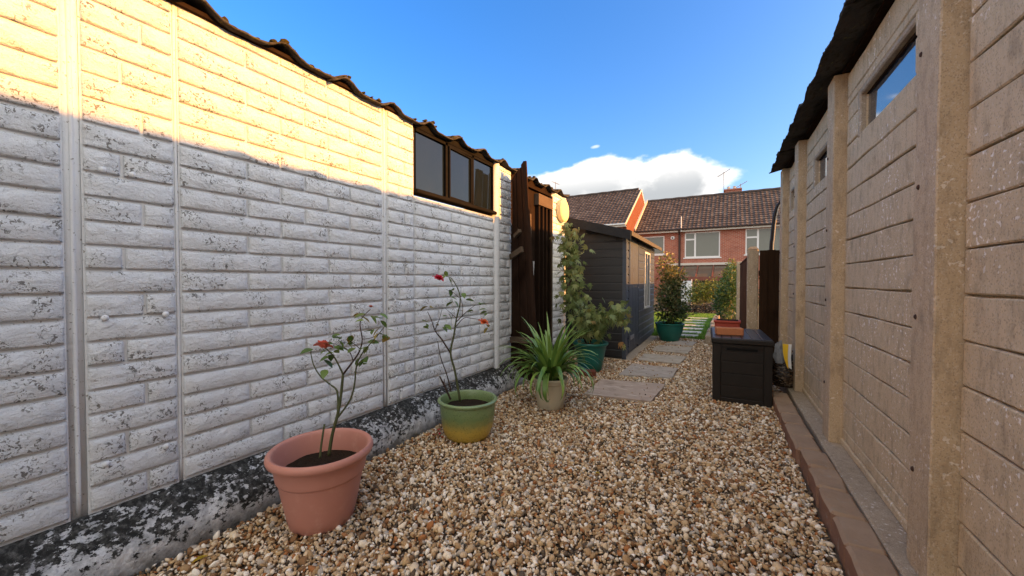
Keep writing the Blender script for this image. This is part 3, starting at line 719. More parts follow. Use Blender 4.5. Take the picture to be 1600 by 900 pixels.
MB().box(-.010, .022, -.03, 0, -.03, wh_ + .03).box(-.010, .022, wl_, wl_ + .03, -.03, wh_ + .03).box(-.010, .0215, 0, wl_, -.03, 0).box(-.010, .0215, 0, wl_, wh_, wh_ + .03).box(-.008, .018, wl_ / 2 - .012, wl_ / 2 + .012, 0, wh_).build('frame', MAT['white'], wi)
for a, b in ((0, wl_ / 2 - .012), (wl_ / 2 + .012, wl_)): MB().box(-.002, .004, a, b, 0, wh_).build('pane', MAT['glass'], wi)
m = MB().add([(.09, -.10, ze(.09) + .0), (-SWD - .1, -.10, ze(-SWD - .1)), (-SWD - .1, SL + .12, ze(-SWD - .1)), (.09, SL + .12, ze(.09)),
              (.09, -.10, ze(.09) + .035), (-SWD - .1, -.10, ze(-SWD - .1) + .035), (-SWD - .1, SL + .12, ze(-SWD - .1) + .035), (.09, SL + .12, ze(.09) + .035)],
             [(0, 1, 2, 3), (4, 7, 6, 5), (0, 4, 5, 1), (1, 5, 6, 2), (2, 6, 7, 3), (3, 7, 4, 0)])
rf = sb(m, 'roof', MAT['feltsun'])
def fasc(y0, y1, d):
    return MB().add([(.095, y0, ze(.095) - d), (-SWD - .1, y0, ze(-SWD - .1) - d), (-SWD - .1, y0, ze(-SWD - .1) + .045), (.095, y0, ze(.095) + .045),
                     (.095, y1, ze(.095) - d), (-SWD - .1, y1, ze(-SWD - .1) - d), (-SWD - .1, y1, ze(-SWD - .1) + .045), (.095, y1, ze(.095) + .045)],
                    [(0, 3, 2, 1), (4, 5, 6, 7), (0, 1, 5, 4), (2, 3, 7, 6), (0, 4, 7, 3), (1, 2, 6, 5)])
sb(fasc(-.122, -.1015, .075), 'barge_board', MAT['felt'], rf)
sb(MB().box(.0915, .106, -.10, SL + .12, ze(.09) - .020, ze(.09) + .038), 'fascia', simple('weathered_fascia_board', (.10, .085, .06), .8, .2), rf)
sb(MB().box(-SWD, -SWD + .03, .06, SL, .02, 2.05), 'rear_wall', MAT['shed']); sb(MB().box(-SWD + .03, -.06, SL - .03, SL - .001, .02, 1.67), 'end_frame', MAT['shed'])
sb(roughbox(-SWD, .10, -.02, SL + .1, -.04, .012, 1, 8, 1, .004, 2, .006), 'concrete_base', MAT['slabc'])

# ================================================================ STEPPING SLABS
def slab_mat(name, a, b):
    M = MT(name, .92, .0); c = M.mix(a, b, M.noise(3.0, 5, .6, stretch=(1, 2.5, 1))); c = M.mix(c, (.20, .15, .11), M.math('MULTIPLY', M.step(M.noise(7, 6, .65), .48, .72), .55)); c = M.mix(c, (.78, .66, .52), M.math('MULTIPLY', M.step(M.noise(5, 6, .65, loc=(4, 4, 4), stretch=(1, 3, 1)), .52, .68), .5))
    M.col(c); M.bump(M.noise(14, 6, .6, stretch=(1, 2, 1)), .8, .02); return M.m
SM = [slab_mat('rose_sandstone', (.44, .325, .245), (.54, .42, .33)), slab_mat('grey_sandstone', (.39, .335, .275), (.52, .455, .385)), slab_mat('buff_sandstone', (.42, .36, .28), (.54, .47, .37))]
SLABS = [([(912, 615), (1018, 627), (1040, 600), (940, 592)], 0, 'pinkish sandstone slab at the start of the path, beside the strap-leaved plant'),
         ([(967, 585), (1050, 590), (1059, 575), (988, 568)], 1, 'grey streaked sandstone slab second along the gravel path'),
         ([(996, 562), (1062, 568), (1073, 557), (1007, 552)], 2, 'buff sandstone slab in the gravel level with the shed door'),
         ([(1018, 547), (1075, 552), (1082, 542), (1029, 539)], 2, 'buff sandstone slab in the gravel between shed door and teal pot'),
         ([(1038, 537), (1082, 540), (1088, 534), (1060, 532)], 1, 'last sandstone slab of the gravel, touching the lawn beside the teal pot')]
SPOLY = []
def poly_slab(name, pts, z0, z1, mat, seed):
    bm = bmesh.new(); vs_ = [bm.verts.new((p[0], p[1], z1)) for p in pts]; f = bm.faces.new(vs_)
    if f.normal.z < 0: f.normal_flip()
    bmesh.ops.subdivide_edges(bm, edges=bm.edges[:], cuts=5, use_grid_fill=True)
    for q in bm.verts: q.co += Vector((nz(q.co.x * 6, q.co.y * 6, seed), nz(q.co.x * 6, q.co.y * 6, seed + 4), .5 * nz(q.co.x * 3, q.co.y * 3, seed + 8))) * .008
    r = bmesh.ops.extrude_face_region(bm, geom=bm.faces[:])
    for q in [e for e in r['geom'] if isinstance(e, bmesh.types.BMVert)]: q.co.z = z1
    for q in bm.verts:
        pass
    lows = set(bm.verts) - set(e for e in r['geom'] if isinstance(e, bmesh.types.BMVert))
    for q in lows: q.co.z = z0
    bmesh.ops.recalc_face_normals(bm, faces=bm.faces[:])
    c = sum((Vector((p[0], p[1], 0)) for p in pts), Vector()) / 4
    bmesh.ops.translate(bm, verts=bm.verts[:], vec=-c)
    o = MB().frombm(bm).build(name, mat); o.location = c; return o
for i, (pp, mi, lab) in enumerate(SLABS):
    pts = [gz(u, v, .022) for u, v in pp]; SPOLY.append(np.array([[p[0], p[1]] for p in pts]))
    tag(poly_slab('stepping_slab', pts, -.02, .022, SM[mi], i * 3.0), lab, 'slab', 'sandstone stepping slabs')
lm = slab_mat('pale_lawn_stone', (.50, .46, .37), (.64, .58, .48))
LY = [(7.60, 7.94), (8.12, 8.48), (8.72, 9.08), (9.34, 9.70), (9.98, 10.32), (10.62, 10.98), (11.28, 11.62)]
for i, (a, b) in enumerate(LY):
    x0, x1 = -1.02 + .03 * math.sin(i * 2), -.52 + .02 * math.sin(i)
    pts = [(x0, a, 0), (x1, a + .03, 0), (x1, b + .03, 0), (x0, b, 0)]; LYP = pts
    SPOLY.append(np.array([[p[0], p[1]] for p in pts]))
    tag(poly_slab('lawn_slab', pts, -.02, .03, lm, 20 + i), 'narrow pale slab of the stepping row across the lawn', 'slab', 'narrow slabs crossing the lawn')

# ================================================================ GRAVEL (instanced stones) and GRASS
def inside(poly, x, y, grow=0.0):
    c = poly.mean(0); p = c + (poly - c) * (1 + grow); r = np.zeros(len(x), bool); n = len(p); j = n - 1
    for i in range(n):
        xi, yi, xj, yj = *p[i], *p[j]; r ^= ((yi > y) != (yj > y)) & (x < (xj - xi) * (y - yi) / (yj - yi + 1e-12) + xi); j = i
    return r
def scatter(name, pts, scl, build_src, mat, randrot, nvar):
    me = bpy.data.meshes.new(name); me.from_pydata([tuple(p) for p in pts], [], [])
    a = me.attributes.new('scl', 'FLOAT', 'POINT'); a.data.foreach_set('value', np.asarray(scl, np.float32))
    o = bpy.data.objects.new(name, me); COL.objects.link(o); me.materials.append(mat)
    t = bpy.data.node_groups.new(name + '_nodes', 'GeometryNodeTree')
    t.interface.new_socket('Geometry', in_out='INPUT', socket_type='NodeSocketGeometry'); t.interface.new_socket('Geometry', in_out='OUTPUT', socket_type='NodeSocketGeometry')
    N = t.nodes.new; L = t.links.new; gi = N('NodeGroupInput'); go = N('NodeGroupOutput')
    gti = N('GeometryNodeGeometryToInstance')
    for k in range(nvar): L(build_src(t, k, mat), gti.inputs[0])
    iop = N('GeometryNodeInstanceOnPoints'); L(gi.outputs[0], iop.inputs['Points']); L(gti.outputs[0], iop.inputs['Instance'])
    iop.inputs['Pick Instance'].default_value = True
    ri = N('FunctionNodeRandomValue'); ri.data_type = 'INT'; ri.inputs[4].default_value = 0; ri.inputs[5].default_value = nvar - 1; L(ri.outputs[2], iop.inputs['Instance Index'])
    rr = N('FunctionNodeRandomValue'); rr.data_type = 'FLOAT_VECTOR'; rr.inputs[0].default_value = [-x for x in randrot]; rr.inputs[1].default_value = randrot; rr.inputs['Seed'].default_value = 5
    L(rr.outputs[0], iop.inputs['Rotation'])
    at = N('GeometryNodeInputNamedAttribute'); at.data_type = 'FLOAT'; at.inputs[0].default_value = 'scl'; L(at.outputs[0], iop.inputs['Scale'])
    L(iop.outputs[0], go.inputs[0]); md = o.modifiers.new('scatter', 'NODES'); md.node_group = t; return o
def stone_src(t, k, mat):
    N = t.nodes.new; L = t.links.new
    ic = N('GeometryNodeMeshIcoSphere'); ic.inputs[0].default_value = 1.0; ic.inputs[1].default_value = 3 if False else 2
    sp_ = N('GeometryNodeSetPosition'); L(ic.outputs[0], sp_.inputs[0])
    nt_ = N('ShaderNodeTexNoise'); nt_.noise_dimensions = '4D'; nt_.inputs['W'].default_value = k * 3.7 + .3; nt_.inputs['Scale'].default_value = .9; nt_.inputs['Detail'].default_value = 1.5
    sub = N('ShaderNodeVectorMath'); sub.operation = 'SUBTRACT'; L(nt_.outputs['Color'], sub.inputs[0]); sub.inputs[1].default_value = (.5, .5, .5)
    sc_ = N('ShaderNodeVectorMath'); sc_.operation = 'SCALE'; L(sub.outputs[0], sc_.inputs[0]); sc_.inputs['Scale'].default_value = 1.35
    L(sc_.outputs[0], sp_.inputs['Offset'])
    tr = N('GeometryNodeTransform'); L(sp_.outputs[0], tr.inputs[0]); tr.inputs['Scale'].default_value = [(1, .78, .55), (1, .65, .5), (.9, .85, .62), (1.1, .6, .6), (1, .9, .42), (.85, .7, .7)][k % 6]
    ss = N('GeometryNodeSetShadeSmooth'); L(tr.outputs[0], ss.inputs[0])
    sm = N('GeometryNodeSetMaterial'); L(ss.outputs[0], sm.inputs[0]); sm.inputs['Material'].default_value = mat; return sm.outputs[0]
sp_ = .0113
gx, gy = np.meshgrid(np.arange(-2.05, .62, sp_), np.arange(.25, 7.5, sp_)); X = gx.ravel(); Y = gy.ravel()
far = RNG.random(len(X)) > np.clip((Y - 3.0) / 9, 0, .42)
X = X[far]; Y = Y[far]
X = X + RNG.uniform(-.010, .010, len(X)); Y = Y + RNG.uniform(-.010, .010, len(X))
ok = np.ones(len(X), bool)
lw = np.where(Y < 3.46, -1.818, np.where(Y < 4.97, -1.90, np.where(Y < 5.06, -2.05, -1.12 - .028 * (Y - 5.06)))); ok &= X > lw
rw = np.where(Y < 3.94, .393 - .022 * Y, .515 - .022 * Y); ok &= X < rw
for p_ in SPOLY[:5]: ok &= ~inside(p_, X, Y, .015)
ok &= ~((Y > 5.25) & (X > .16))
X, Y = X[ok], Y[ok]
Zs = RNG.uniform(-.004, .011, len(X)) + .006 * np.array([nz(a, b, 0, 2.2) for a, b in zip(X, Y)])
S = np.clip(RNG.lognormal(math.log(.0075), .42, len(X)), .0034, .020)
gravel = scatter('gravel', np.c_[X, Y, Zs], S, stone_src, MAT['stone'], [math.pi * .35, math.pi * .35, math.pi], 6)
# a little has strayed on to the slabs
sx, sy = RNG.uniform(-1.25, -.5, 420), RNG.uniform(3.4, 7.2, 420); oks = np.zeros(420, bool)
for p_ in SPOLY[:5]: oks |= inside(p_, sx, sy, -.03)
oks &= RNG.random(420) < .30
gv = gravel.data; n0 = len(gv.vertices); gv.vertices.add(int(oks.sum()))
for i_, (a_, b_) in enumerate(zip(sx[oks], sy[oks])): gv.vertices[n0 + i_].co = (a_, b_, .028)
for i_ in range(int(oks.sum())): gv.attributes['scl'].data[n0 + i_].value = float(RNG.uniform(.004, .009))
tag(gravel, 'loose golden brown and white pea gravel covering the path', 'gravel', kind='stuff')
def blade_src(t, k, mat):
    N = t.nodes.new; L = t.links.new
    c = N('GeometryNodeMeshCone'); c.inputs['Vertices'].default_value = 3; c.inputs['Radius Top'].default_value = 0; c.inputs['Radius Bottom'].default_value = .07; c.inputs['Depth'].default_value = 1.0
    sm = N('GeometryNodeSetMaterial'); L(c.outputs[0], sm.inputs[0]); sm.inputs['Material'].default_value = mat; return sm.outputs[0]
n = 42000; X = RNG.uniform(-2.2, -.34, n); Y = 7.53 + (RNG.random(n) ** 1.2) * 5.5; ok = np.ones(n, bool)
for p_ in SPOLY[5:]: ok &= ~inside(p_, X, Y, -.02)
X, Y = X[ok], Y[ok]
M = MT('grass_blade', .5, .3); M.col(M.mix((.09, .20, .025), (.20, .36, .05), M.rnd()))
tag(scatter('grass', np.c_[X, Y, np.full(len(X), .012)], RNG.uniform(.03, .065, len(X)), blade_src, M.m, [.5, .5, math.pi], 1), 'short green lawn grass between the narrow slabs', 'grass', kind='stuff')

# ================================================================ POTS
def away(p): d = np.array([p[0], p[1]]); return d / np.linalg.norm(d)
def pot(name, label, front, rb_, prof, mat, cat='plant pot', soil=None, extra=None, n=56):
    f = gz(*front); c = f[:2] + away(f) * rb_
    T = thing(name, label, cat, (c[0], c[1], 0))
    MB().lathe(prof, n).build('body', mat, T, angle=50)
    if soil:
        r, z = soil; bm = bmesh.new(); bmesh.ops.create_circle(bm, cap_ends=True, radius=r, segments=28)
        bmesh.ops.subdivide_edges(bm, edges=bm.edges[:], cuts=2)
        for q in bm.verts: q.co.z = z + .012 * nz(q.co.x * 14, q.co.y * 14, r)
        MB().frombm(bm).build('soil', MAT['soil'], T)
    return T, c
MP = MT('terracotta_plastic', .5, .35); MP.col(MP.mix(MP.mix((.50, .215, .16), (.58, .265, .205), MP.noise(5, 4, .6)), (.70, .42, .32), MP.math('MULTIPLY', MP.step(MP.noise(11, 6, .7), .52, .78), .45))); MP.bump(MP.noise(70, 4, .6), .08, .002)
T1, c1 = pot('terracotta_pot', 'large terracotta coloured plastic pot with rolled rim, holding the tall rose', (504, 838), .125,
    [(0, .004), (.118, .004), (.128, .012), (.140, .06), (.162, .17), (.168, .205), (.170, .212), (.1755, .214), (.1775, .219), (.180, .235), (.187, .284), (.189, .288), (.199, .289), (.209, .295), (.213, .307),
     (.211, .319), (.203, .327), (.193, .325), (.188, .317), (.185, .305), (.172, .25), (.168, .2)], MP.m, soil=(.172, .232))
MG = MT('green_ochre_glaze', .22, .6); zz = MG.n('ShaderNodeSeparateXYZ'); MG.l(MG.pos(src='Object'), zz.inputs[0])
tt = MG.math('ADD', zz.outputs[2], MG.math('MULTIPLY', MG.noise(26, 4, .6), .05))
gc = MG.ramp(MG.math('MULTIPLY', tt, 3.2), [(.0, (.50, .34, .055)), (.36, (.54, .38, .07)), (.50, (.27, .27, .08)), (.62, (.16, .23, .085)), (.95, (.22, .31, .14))])
MG.col(MG.mix(gc, (.03, .05, .02), MG.math('MULTIPLY', MG.step(MG.noise(120, 3, .6), .55, .7), .5))); MG.bump(MG.voro(70), .25, .006)
T2, c2 = pot('green_glazed_pot', 'squat green glazed pot shading to ochre at the base, holding the red rose', (731, 696), .138,
    [(0, .003), (.120, .003), (.138, .012), (.156, .04), (.173, .10), (.182, .17), (.184, .225), (.182, .236), (.190, .240), (.198, .248), (.199, .258), (.192, .265), (.180, .264), (.174, .255), (.171, .22), (.166, .16)], MG.m, soil=(.160, .205))
MBg = MT('beige_stoneware', .7, .3); MBg.col(MBg.mix((.52, .45, .31), (.62, .55, .40), MBg.noise(9, 4, .6))); MBg.bump(MBg.noise(60, 4, .6), .2, .004)
T3, c3 = pot('beige_pot', 'beige stoneware pot almost hidden under strap leaves', (860, 643), .105,
    [(0, .003), (.100, .003), (.108, .012), (.118, .09), (.127, .18), (.129, .205), (.135, .208), (.140, .218), (.138, .228), (.142, .235), (.144, .246), (.138, .254), (.128, .252), (.124, .24), (.12, .2)], MBg.m, soil=(.122, .215))
MTl = MT('teal_plastic', .38, .45); MTl.col(MTl.mix((.012, .13, .10), (.018, .17, .13), MTl.noise(6, 4, .6))); MTl.bump(MTl.noise(60, 4, .6), .06, .002)
T4, c4 = pot('teal_pot', 'teal plastic pot with a leafy maple, in front of the dark shed', (922, 583), .13,
    [(0, .003), (.122, .003), (.130, .012), (.150, .11), (.172, .23), (.180, .275), (.182, .278), (.186, .300), (.188, .303), (.199, .305), (.206, .314), (.206, .328), (.200, .337), (.188, .336), (.182, .325), (.175, .28)], MTl.m, soil=(.176, .29))
T5, c5 = pot('teal_pot', 'round-bellied teal pot with the tall shrub, at the far end of the shed', (1046, 535), .14,
    [(0, .003), (.135, .003), (.145, .012), (.175, .09), (.207, .18), (.222, .26), (.224, .285), (.236, .290), (.240, .300), (.238, .312), (.226, .318), (.214, .312), (.208, .29)], MTl.m, soil=(.206, .275))
def dep(p): return float((np.array([p[0], p[1], p[2] if len(p) > 2 else .3]) - CP) @ FW)

# ================================================================ PLANTS
def leaf_mesh(name, mat, L=1.0, w=.5, fold=.12, droop=.15, n=4, tooth=False):
    v = []; f = []
    for i in range(n + 1):
        t = i / n; ww = w * .5 * math.sin(math.pi * min(1, t * .96 + .04)) ** .8 * (1 if not tooth or i % 2 else .9); z = -droop * t * t
        v += [(t * L, -ww, z + fold * ww * 2), (t * L, 0, z), (t * L, ww, z + fold * ww * 2)]
    for i in range(n):
        a = i * 3; f += [(a, a + 3, a + 4, a + 1), (a + 1, a + 4, a + 5, a + 2)]
    mb = MB(); mb.add(v, f); return mb.mesh(name, mat, True)
def curve(pts, k=4):
    pts = [np.array(p, float) for p in pts]; out = []
    for i in range(len(pts) - 1):
        p0, p1, p2, p3 = pts[max(i - 1, 0)], pts[i], pts[i + 1], pts[min(i + 2, len(pts) - 1)]
        for j in range(k):
            t = j / k; out.append(.5 * ((2 * p1) + (-p0 + p2) * t + (2 * p0 - 5 * p1 + 4 * p2 - p3) * t * t + (-p0 + 3 * p1 - 3 * p2 + p3) * t ** 3))
    out.append(pts[-1]); return out
def flower(name, c, r, mat, parent, seed):
    random.seed(seed); mb = MB()
    for ring, (nn_, tilt, rr) in enumerate(((5, 1.25, 1.0), (5, .8, .85), (4, .4, .65), (3, .15, .45))):
        for k in range(nn_):
            a = 2 * math.pi * k / nn_ + ring * .6 + random.uniform(-.2, .2); vv = []; N_ = 4
            for i in range(N_ + 1):
                for j in (-1, 0, 1):
                    t = i / N_; wd = rr * r * .75 * math.sin(math.pi * (t * .75 + .2)); ang = tilt * (.55 + .6 * t)
                    rad = r * rr * t * math.sin(ang); h = r * rr * t * math.cos(ang) + .1 * r * abs(j) * t
                    vv.append((rad * math.cos(a) - j * wd * .6 * math.sin(a), rad * math.sin(a) + j * wd * .6 * math.cos(a), h))
            ff = [(i * 3 + j, i * 3 + j + 1, i * 3 + 4 + j, i * 3 + 3 + j) for i in range(N_) for j in (0, 1)]
            mb.add(vv, ff)
    o = mb.build(name, mat, parent, smooth=True); o.location = c; o.rotation_euler = (random.uniform(-.6, .2), random.uniform(-.3, .5), 0); return o
MRose = dict(leaf=m_leafobj('rose_leaf', (.05, .115, .025), (.18, .27, .06)), yel=m_leafobj('yellowing_rose_leaf', (.22, .17, .03), (.32, .25, .06)),
             stem=simple('rose_stem', (.075, .085, .035), .6, .4, 20), twig=simple('dead_brown_twig', (.05, .03, .02), .8, .3, 20),
             coral=simple('coral_petals', (.78, .20, .14), .5, .3, 60), red=simple('crimson_petals', (.50, .010, .035), .5, .3, 60), orange=simple('faded_orange_petals', (.66, .15, .05), .5, .3, 60))
lmesh = {k: [leaf_mesh('leaf', MRose[k], 1, .62, .15, .1 + .1 * i) for i in range(3)] for k in ('leaf', 'yel')}
def rose(name, label, base, depth0, stems, leaves, flowers, base_z):
    T = thing(name, label, 'rose', (base[0], base[1], base_z)); o3 = np.array([base[0], base[1], base_z])
    for i, (pts, r0, r1, mk, dd) in enumerate(stems):
        P_ = []
        for j, (u, v) in enumerate(pts): P_.append(pd(u, v, depth0 + dd * j / (len(pts) - 1) + .006 * nz(i, j, 1, 3)) - o3)
        if i == 0 or v > 0:
            pass
        c = curve(P_, 4); rad = [r0 + (r1 - r0) * k / (len(c) - 1) for k in range(len(c))]
        MB().tube(c, rad, 7).build('stem', MRose[mk], T, smooth=True)
    for i, (u, v, s, k, dd) in enumerate(leaves):
        p = pd(u, v, depth0 + dd) - o3
        link('leaf', lmesh[k][i % 3], T, p, (random.uniform(-.7, .7), random.uniform(-.2, .9), random.uniform(0, 6.28)), (s, s, s))
    for (u, v, r, k, dd) in flowers: flower('flower', pd(u, v, depth0 + dd) - o3, r, MRose[k], T, int(u))
    return T
random.seed(3)
d1 = dep((c1[0], c1[1], .35)); d2 = dep((c2[0], c2[1], .3))
st1 = [([(514, 712), (519, 680), (528, 646), (533, 615), (536, 585)], .0075, .0055, 'stem', 0), ([(528, 646), (527, 612), (515, 600), (501, 588), (490, 570), (485, 548)], .0048, .002, 'stem', .04),
       ([(536, 585), (530, 572), (521, 556), (510, 545), (506, 540)], .004, .002, 'stem', -.04), ([(536, 585), (552, 564), (562, 548), (566, 530), (563, 502), (579, 483)], .0045, .0015, 'twig', .02),
       ([(528, 652), (547, 625), (554, 600), (557, 572), (566, 552), (576, 540), (590, 524), (601, 510)], .0045, .0015, 'stem', -.05), ([(500, 716), (502, 695), (507, 663)], .005, .004, 'stem', .03),
       ([(552, 564), (545, 548), (530, 540), (518, 536)], .0025, .0012, 'twig', .05), ([(566, 530), (580, 528), (594, 520)], .002, .001, 'twig', .03), ([(563, 545), (550, 535), (540, 530)], .002, .001, 'twig', -.02)]
lf1 = []
for (u, v, n_) in ((522, 543, 5), (513, 555, 4), (511, 571, 3), (572, 561, 4), (583, 498, 5), (586, 520, 4), (528, 527, 4), (545, 534, 4), (572, 540, 3), (568, 492, 4), (597, 514, 3), (560, 552, 2), (600, 530, 2), (555, 522, 2), (488, 545, 1)):
    for k in range(n_): lf1.append((u + random.gauss(0, 5), v + random.gauss(0, 4), random.uniform(.030, .054), 'yel' if random.random() < .16 else 'leaf', random.gauss(0, .03)))
rose('rose_bush', 'leggy rose with one faded coral bloom growing in the terracotta pot', c1, d1, st1, lf1, [(505, 543, .042, 'coral', -.04), (579, 480, .014, 'orange', .02)], .262)
st2 = [([(719, 628), (711, 581), (704, 552), (709, 525), (713, 499), (719, 472), (716, 453), (705, 435), (692, 430)], .0085, .0022, 'stem', 0), ([(704, 552), (690, 530), (680, 517), (674, 500), (668, 487)], .006, .002, 'twig', .03),
       ([(713, 503), (725, 491), (733, 484), (742, 477)], .0035, .0015, 'twig', .03), ([(711, 512), (725, 497), (740, 498), (750, 499)], .003, .0014, 'twig', -.04), ([(680, 515), (686, 500), (691, 482)], .003, .0012, 'twig', -.03),
       ([(713, 497), (703, 488), (696, 482)], .0025, .001, 'twig', .03), ([(717, 465), (708, 457), (697, 452)], .0025, .001, 'twig', .02), ([(705, 612), (698, 585), (688, 557), (684, 533)], .0045, .0025, 'twig', .04), ([(704, 624), (695, 604), (687, 588)], .007, .005, 'twig', -.03), ([(694, 604), (694, 592)], .004, .003, 'twig', 0), ([(722, 495), (723, 478), (718, 462)], .0025, .0012, 'twig', -.05)]
lf2 = []
for (u, v, n_, k_) in ((725, 463, 4, 'leaf'), (748, 473, 3, 'leaf'), (761, 488, 3, 'leaf'), (760, 509, 3, 'yel'), (667, 481, 2, 'yel'), (662, 510, 3, 'leaf'), (692, 511, 3, 'leaf'), (707, 469, 3, 'leaf'), (704, 455, 3, 'leaf'), (699, 432, 3, 'leaf'), (682, 505, 2, 'yel'), (703, 490, 2, 'leaf'), (743, 482, 1, 'leaf')):
    for k in range(n_): lf2.append((u + random.gauss(0, 3), v + random.gauss(0, 3), random.uniform(.036, .062), k_, random.gauss(0, .03)))
rose('rose_bush', 'sparse rose with a crimson bloom growing in the green glazed pot', c2, d2, st2, lf2, [(685, 437, .046, 'red', -.01), (755, 505, .040, 'orange', -.03)], .205)

# agapanthus: every strap leaf an object
AG = thing('agapanthus', 'clump of arching green strap leaves growing in the beige pot', 'plant', (c3[0], c3[1], .215))
Ms = MT('strap_leaf', .32, .5); Ms.col(Ms.mix((.075, .17, .03), (.24, .37, .08), Ms.rnd())); Ms.bump(Ms.noise(120, 2, .5, stretch=(1, 1, .1)), .1, .002)
random.seed(21)
for i in range(135):
    a = random.uniform(0, 2 * math.pi); L = random.uniform(.34, .60); lean = random.uniform(.14, 1.3); w = random.uniform(.014, .021); curl = random.uniform(1.6, 3.6)
    r0 = random.uniform(0, .06); x, z, th = r0, 0.0, math.pi / 2 - lean * .55; vv = []; N_ = 9
    pn = np.array([math.cos(a), math.sin(a), 0]); sn = np.array([-math.sin(a), math.cos(a), 0]); sway = random.uniform(-.25, .25)
    for j in range(N_ + 1):
        t = j / N_; ww = w * (1 - t ** 3) * (.75 + .5 * t * (1 - t) * 2) + .0008
        c = pn * x + np.array([0, 0, z]) + sn * sway * t * t * .25
        up_ = np.array([0, 0, 1]) * math.cos(th) * .35 - pn * math.sin(th) * .35 * .3
        vv += [c - sn * ww + up_ * ww, c, c + sn * ww + up_ * ww]
        x += L / N_ * math.cos(th); z += L / N_ * math.sin(th); th -= curl * lean * (.4 + .9 * t) / N_ * 1.5
        if c3[0] + c[0] < -1.80: x -= 0
    ff = [(j * 3 + k, j * 3 + k + 1, j * 3 + 4 + k, j * 3 + 3 + k) for j in range(N_) for k in (0, 1)]
    mb = MB(); mb.add(vv, ff); mb.build('leaf', Ms.m, AG, smooth=True)

# leaf clouds
def leaf_cloud(name, centers, dirs, sizes, rnd, mat, parent, shape='oval', kind='stuff'):
    """one mesh of many folded leaves; shape palm = five pointed leaflets"""
    if shape == 'palm': fans = [(-.95, .55), (-.45, .85), (0, 1.0), (.45, .85), (.95, .55)]; wd = .20
    elif shape == 'tri': fans = [(-.6, .8), (0, 1), (.6, .8)]; wd = .34
    else: fans = [(0, 1.0)]; wd = .52
    V = []; Fc = []; Rn = []; o = 0
    for c, d, s, r in zip(centers, dirs, sizes, rnd):
        d = d / (np.linalg.norm(d) + 1e-9); ref = RNG.normal(size=3); sd = np.cross(d, ref); sd /= np.linalg.norm(sd); up_ = np.cross(sd, d)
        for (ang, ln) in fans:
            e = d * math.cos(ang) + sd * math.sin(ang); q = np.cross(up_, e); L = s * ln; W_ = s * wd * .5 if len(fans) > 1 else s * wd * .5
            V += [c, c + e * L * .45 + q * W_ + up_ * W_ * .4, c + e * L * .5, c + e * L * .45 - q * W_ + up_ * W_ * .4, c + e * L - up_ * L * .12]
            Fc += [(o, o + 1, o + 2), (o, o + 2, o + 3), (o + 1, o + 4, o + 2), (o + 2, o + 4, o + 3)]; Rn += [r] * 5; o += 5
    me = bpy.data.meshes.new(name); me.from_pydata([tuple(p) for p in V], [], Fc); me.materials.append(mat)
    a = me.attributes.new('rnd', 'FLOAT', 'POINT'); a.data.foreach_set('value', np.array(Rn, np.float32)); me.shade_smooth()
    ob = link(name, me, parent)
    if kind: ob['kind'] = kind
    return ob
MA = m_leaf('maple_leaf', [(0, (.11, .16, .05)), (.35, (.25, .31, .10)), (.65, (.40, .43, .16)), (.85, (.42, .38, .12)), (1, (.46, .22, .08))], .45, .3)
AC = thing('maple_shrub', 'straggling maple with pale green drooping leaves growing in the teal pot by the pier', 'shrub', (c4[0], c4[1], .29))
o4 = np.array([c4[0], c4[1], .29]); d4 = dep((c4[0], c4[1], .6))
brs = [([(918, 540), (905, 512), (890, 475), (884, 435), (886, 395), (890, 362)], .010, .12), ([(920, 540), (930, 518), (945, 502), (962, 488), (974, 492)], .008, -.15), ([(912, 530), (918, 505), (912, 480), (905, 455)], .007, -.05),
       ([(905, 512), (893, 500), (882, 492)], .004, .0), ([(886, 400), (895, 385), (905, 372)], .004, .05), ([(890, 440), (902, 430), (908, 418)], .004, -.05), ([(925, 528), (915, 515), (900, 520)], .004, -.15)]
bpts = []
for i, (pts, r, dd) in enumerate(brs):
    P_ = [pd(u, v, d4 + dd * j / (len(pts) - 1)) - o4 for j, (u, v) in enumerate(pts)]; c = curve(P_, 4)
    MB().tube(c, [r * (1 - .75 * k / (len(c) - 1)) for k in range(len(c))], 6).build('branch', MRose['twig'], AC, smooth=True); bpts.append(c)
cs, ds, ss, rs = [], [], [], []
def clump(u, v, su, sv, n, dd, warm=0.0, sz=(.065, .115), droop=.9):
    c0 = None
    for k in range(n):
        uu, vv_ = u + RNG.normal() * su, v + RNG.normal() * sv; p = pd(uu, vv_, d4 + dd + RNG.normal() * .07) - o4
        if p[0] + o4[0] < -1.93: p[0] = -1.93 - o4[0] + .08 * RNG.random()
        cs.append(p); ds.append(np.array([RNG.normal() * .6, RNG.normal() * .6 - .2, -droop + RNG.normal() * .35])); ss.append(RNG.uniform(*sz)); rs.append(np.clip(RNG.beta(2, 3) + warm, 0, 1))
for a in [(890, 362, 9, 6, 42, .1, .30), (888, 380, 9, 8, 46, .1, .18), (893, 400, 9, 8, 44, .08, .08), (893, 422, 8, 9, 40, .06, .02), (897, 445, 10, 9, 46, .03, 0), (900, 468, 12, 9, 50, 0, 0), (905, 490, 14, 9, 55, -.05, 0),
          (925, 495, 13, 9, 55, -.1, .05), (948, 490, 12, 8, 55, -.14, .08), (965, 490, 9, 9, 46, -.15, .1), (930, 515, 16, 8, 60, -.1, .05), (905, 515, 10, 8, 30, -.1, 0), (975, 500, 4, 8, 12, -.16, .15), (878, 440, 5, 14, 18, .05, 0), (972, 540, 2, 3, 3, -.16, .4)]: clump(*a)
leaf_cloud('foliage', cs, ds, ss, rs, MA, AC, 'palm')

